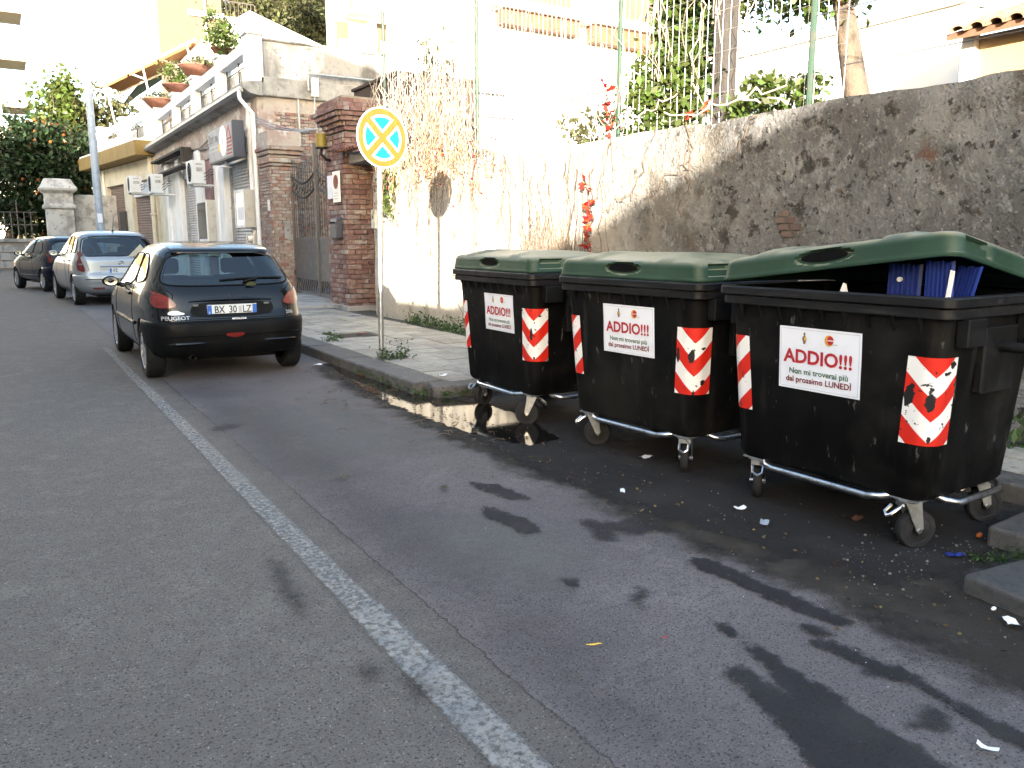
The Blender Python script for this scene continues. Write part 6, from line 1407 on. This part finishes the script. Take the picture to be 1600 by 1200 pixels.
# folded leaflet under the silver car's wiper
lf = thing('leaflet', 'yellowish folded leaflet stuck under the wiper of the silver car', 'leaflet', (2.75, 20.7, 1.15))
MB().add([(2.52, 21.0, 1.13), (2.98, 21.06, 1.12), (2.80, 20.98, 1.42), (2.98, 21.0, 1.15)], [(0, 1, 2), (0, 3, 2)]).build('sheet', 'cream_wall', lf)

# ================================================================== LITTER
def scrap(label, cat, name, x, y, s, m, z=.02, seed=0, kind='paper', asp=.6, rz=0):
    g = random.Random(seed or int(x*1000+y*77)); mb = MB(); n = 4; c, q = math.cos(rz), math.sin(rz)
    if kind == 'crumple':
        mb.ball((x, y, z+s*.22), (s*.5, s*.24, s*.24), 16, 10); mb.v = [(a+g.gauss(0, s*.03), b+g.gauss(0, s*.03), max(.012, d+g.gauss(0, s*.03))) for a, b, d in mb.v]
    else:
        vs = []
        for j in range(n+1):
            for i in range(n+1):
                a = (i/n-.5)*s; b = (j/n-.5)*s*asp; vs.append((x+a*c-b*q, y+a*q+b*c, z+abs(g.gauss(0, s*.07))+.25*s*abs(i/n-.5)*(1 if kind == 'fold' else .2)))
        mb.add(vs, [(j*(n+1)+i, j*(n+1)+i+1, (j+1)*(n+1)+i+1, (j+1)*(n+1)+i) for j in range(n) for i in range(n)])
    o = mb.build(name, m); return tag(o, label, cat)
scrap('white crumpled paper lying on the dark wet streak, bottom right', 'paper', 'crumpled_paper', 2.33, 1.06, .058, 'paper', kind='fold', asp=.45, rz=1.9)
scrap('bright blue packet on the ground by the near castor', 'packet', 'packet', 3.72, 1.93, .085, 'blue_plastic', asp=.55, rz=-.5)
scrap('pale blue torn wrapper on wet asphalt between the bins', 'wrapper', 'wrapper', 3.30, 2.72, .075, 'pole_blue', asp=.6, rz=.6)
scrap('orange-red scrap of card under the nearest bin', 'card', 'card_scrap', 3.78, 2.50, .085, 'terracotta', asp=.5, rz=.3)
scrap('white torn carton on the kerb dirt at the right edge', 'carton', 'carton_scrap', 3.22, 1.43, .07, 'paper', kind='fold', rz=.9)
scrap('small white pebble-like scrap beside the torn carton', 'scrap', 'paper_scrap', 3.28, 1.53, .03, 'paper', kind='crumple')
scrap('dry curled leaf in the road left of the middle bin', 'leaf', 'dry_leaf', 1.70, 4.72, .06, 'leaf_olive', kind='fold', asp=.7, rz=.4)
scrap('brown dry leaf farther right of the curled leaf on the asphalt', 'leaf', 'dry_leaf', 2.14, 4.17, .06, 'leaf_olive', kind='fold', asp=.6, rz=1.2)
scrap('yellow straw lying near the white line in the foreground', 'straw', 'straw', 1.735, 2.18, .06, 'ink_yellow', asp=.12, rz=-.4, z=.014)
scrap('tiny red wrapper at the tip of the dark wet streak', 'wrapper', 'wrapper', 2.0, 2.08, .02, 'ink_red', z=.014)
scrap('red bottle cap by the kerb at the edge of the puddle', 'bottle cap', 'bottle_cap', 3.27, 8.35, .05, 'ink_darkred', kind='crumple')
scrap('white paper scrap by the kerb behind the black car', 'paper', 'paper_scrap', 3.12, 9.35, .11, 'paper', rz=.5)
scrap('crumpled white wrapper on the pavement edge beside the farthest bin', 'wrapper', 'wrapper', 3.72, 7.25, .10, 'paper', z=.13, kind='fold')
scrap('white crushed cup under the middle bin', 'cup', 'crushed_cup', 3.65, 4.05, .10, 'paper', rz=.2)
scrap('pale wrapper on dark asphalt before the middle bin', 'wrapper', 'wrapper', 3.02, 3.55, .07, 'paper', rz=.9, asp=.4)
scrap('small white ticket before the nearest bin', 'ticket', 'ticket', 3.37, 2.95, .07, 'paper', rz=-.3, kind='fold')
scrap('orange peel under the side bar of the nearest bin', 'peel', 'orange_peel', 4.06, 2.0, .05, 'orange_fruit', kind='crumple')
scrap('white plastic fork-like strip by the right hand kerb stones', 'strip', 'plastic_strip', 4.18, 1.86, .16, 'paper', rz=.4, asp=.25)
scrap('dark red cloth rag on the manhole cover', 'rag', 'rag', 4.42, 11.2, .15, 'ink_darkred', z=.125, kind='fold')
scrap('blue plastic bag scrap on the pavement by the wall foot', 'bag', 'bag_scrap', 5.45, 14.2, .25, 'pole_blue', z=.125, rz=.3)
g = random.Random(77); mb = MB()
for i in range(130):
    x = g.gauss(3.1, .45); y = g.uniform(1.0, 9.0); s = g.uniform(.0012, .0045)
    if x > 3.9 or x < 1.3: continue
    if 3.28 < x and y > 6.9: continue
    mb.add([(x-s, y, .016), (x, y-s*.7, .017), (x+s, y+s*.2, .016+s*.6), (x, y+s, .016)], [(0, 1, 2, 3)])
tag(mb.build('litter_specks', 'paper_cool'), kind='stuff')
mb = MB()
for i in range(420):
    x = g.gauss(3.25, .4); y = g.choice([g.uniform(.4, 2.4), g.uniform(.4, 7)]); s = g.uniform(.0012, .006)*g.choice((.6, .8, 1, 1.4))
    if x > 4.2 or (x > 3.34 and y < 1.7): continue
    mb.ball((x, y, .012+s*.3), (s, s*.8, s*.6), 5, 3)
tag(mb.build('gravel', 'basalt'), kind='stuff')
mb = MB(); pm_ = []
for i in range(230):                      # pale grit washed against the right-hand kerb stones
    x = g.uniform(3.05, 4.1); y = g.gauss(1.95, .25) if x > 3.35 else g.uniform(.8, 2.2); s = g.uniform(.0015, .0065)*g.choice((.6, .8, 1, 1.6))
    if x > 3.3 and y < 1.74: continue
    mb.ball((x, y, .012+s*.3), (s, s*.8, s*.6), 5, 3)
tag(mb.build('grit', 'grit_grey'), kind='stuff')
gl = np.random.default_rng(5); n_ = 320
leaves('fallen_leaves', 'dead_leaf', np.stack([np.clip(gl.normal(3.12, .22, n_), 2.6, 3.27), gl.uniform(1.2, 9.0, n_), np.full(n_, .022)], 1), .022, None, 'stuff', flat=.9, seed=15)
mb = MB()
for i in range(90):
    x = g.gauss(2.8, .4); y = g.uniform(5.0, 8.6); a = g.uniform(0, 3.1); L_ = g.uniform(.03, .14)
    if x > 3.25: continue
    mb.tube([(x, y, .02), (x+L_*.5*math.cos(a), y+L_*.5*math.sin(a), .028), (x+L_*math.cos(a+.3), y+L_*math.sin(a+.3), .018)], .003, 4)
tag(mb.build('twigs', 'vine_dark'), kind='stuff')

# ================================================================== HOUSES ACROSS THE STREET (they shade it)
oa = thing('opposite_house', 'ochre house with a lean-to roof across the street', 'house', (-7, -14, 0))
MB().prism([(-40, 0), (.1, 0), (.1, 2.9), (-4.9, 2.95), (-14.1, 6.0), (-26, 9.9), (-40, 9.9)], lambda a, b, d: (d, a, b), -9, -5.0).build('wall', 'facade_rose', oa)
for i in range(4):
    y = -20+i*4.2; wf = MB().box(-5, -4.94, y, y+1.2, 1.0, 2.5).build('window', 'white_paint', oa); MB().box(-4.939, -4.93, y+.12, y+1.08, 1.12, 2.38).build('pane', 'facade_glass', wf)
ob = thing('opposite_house', 'tall plain ochre house across the street with rows of windows', 'house', (-7, 10, 0))
MB().box(-9, -5, .17, 24, 0, 9.45).build('wall', 'facade_ochre', ob)
MB().box(-9, -4.8, .15, 24, 4.7, 4.9).build('string_course', 'white_wall', ob)
for r in range(2):
    for i in range(6):
        y = 2+i*3.6; wf = MB().box(-5, -4.92, y, y+1.3, 1.2+r*4.3, 3.4+r*4.3).build('window', 'white_paint', ob); MB().box(-4.919, -4.91, y+.14, y+1.16, 1.34+r*4.3, 3.26+r*4.3).build('pane', 'facade_glass', wf)
oc_ = thing('opposite_house', 'rose house across the street towards the bend', 'house', (-7.5, 34, 0))
MB().box(-11, -6.0, 24.4, 44, 0, 8.6).build('wall', 'facade_rose', oc_)
for i in range(5):
    y = 26+i*3.6; wf = MB().box(-6, -5.92, y, y+1.3, 1.2, 3.4).build('window', 'white_paint', oc_); MB().box(-5.919, -5.91, y+.14, y+1.16, 1.34, 3.26).build('pane', 'facade_glass', wf)
print('paving tiles', ntile, 'objects', len(bpy.data.objects), 'tris', sum(len(o.data.loop_triangles) if False else len(o.data.polygons) for o in bpy.data.objects if o.type == 'MESH'))
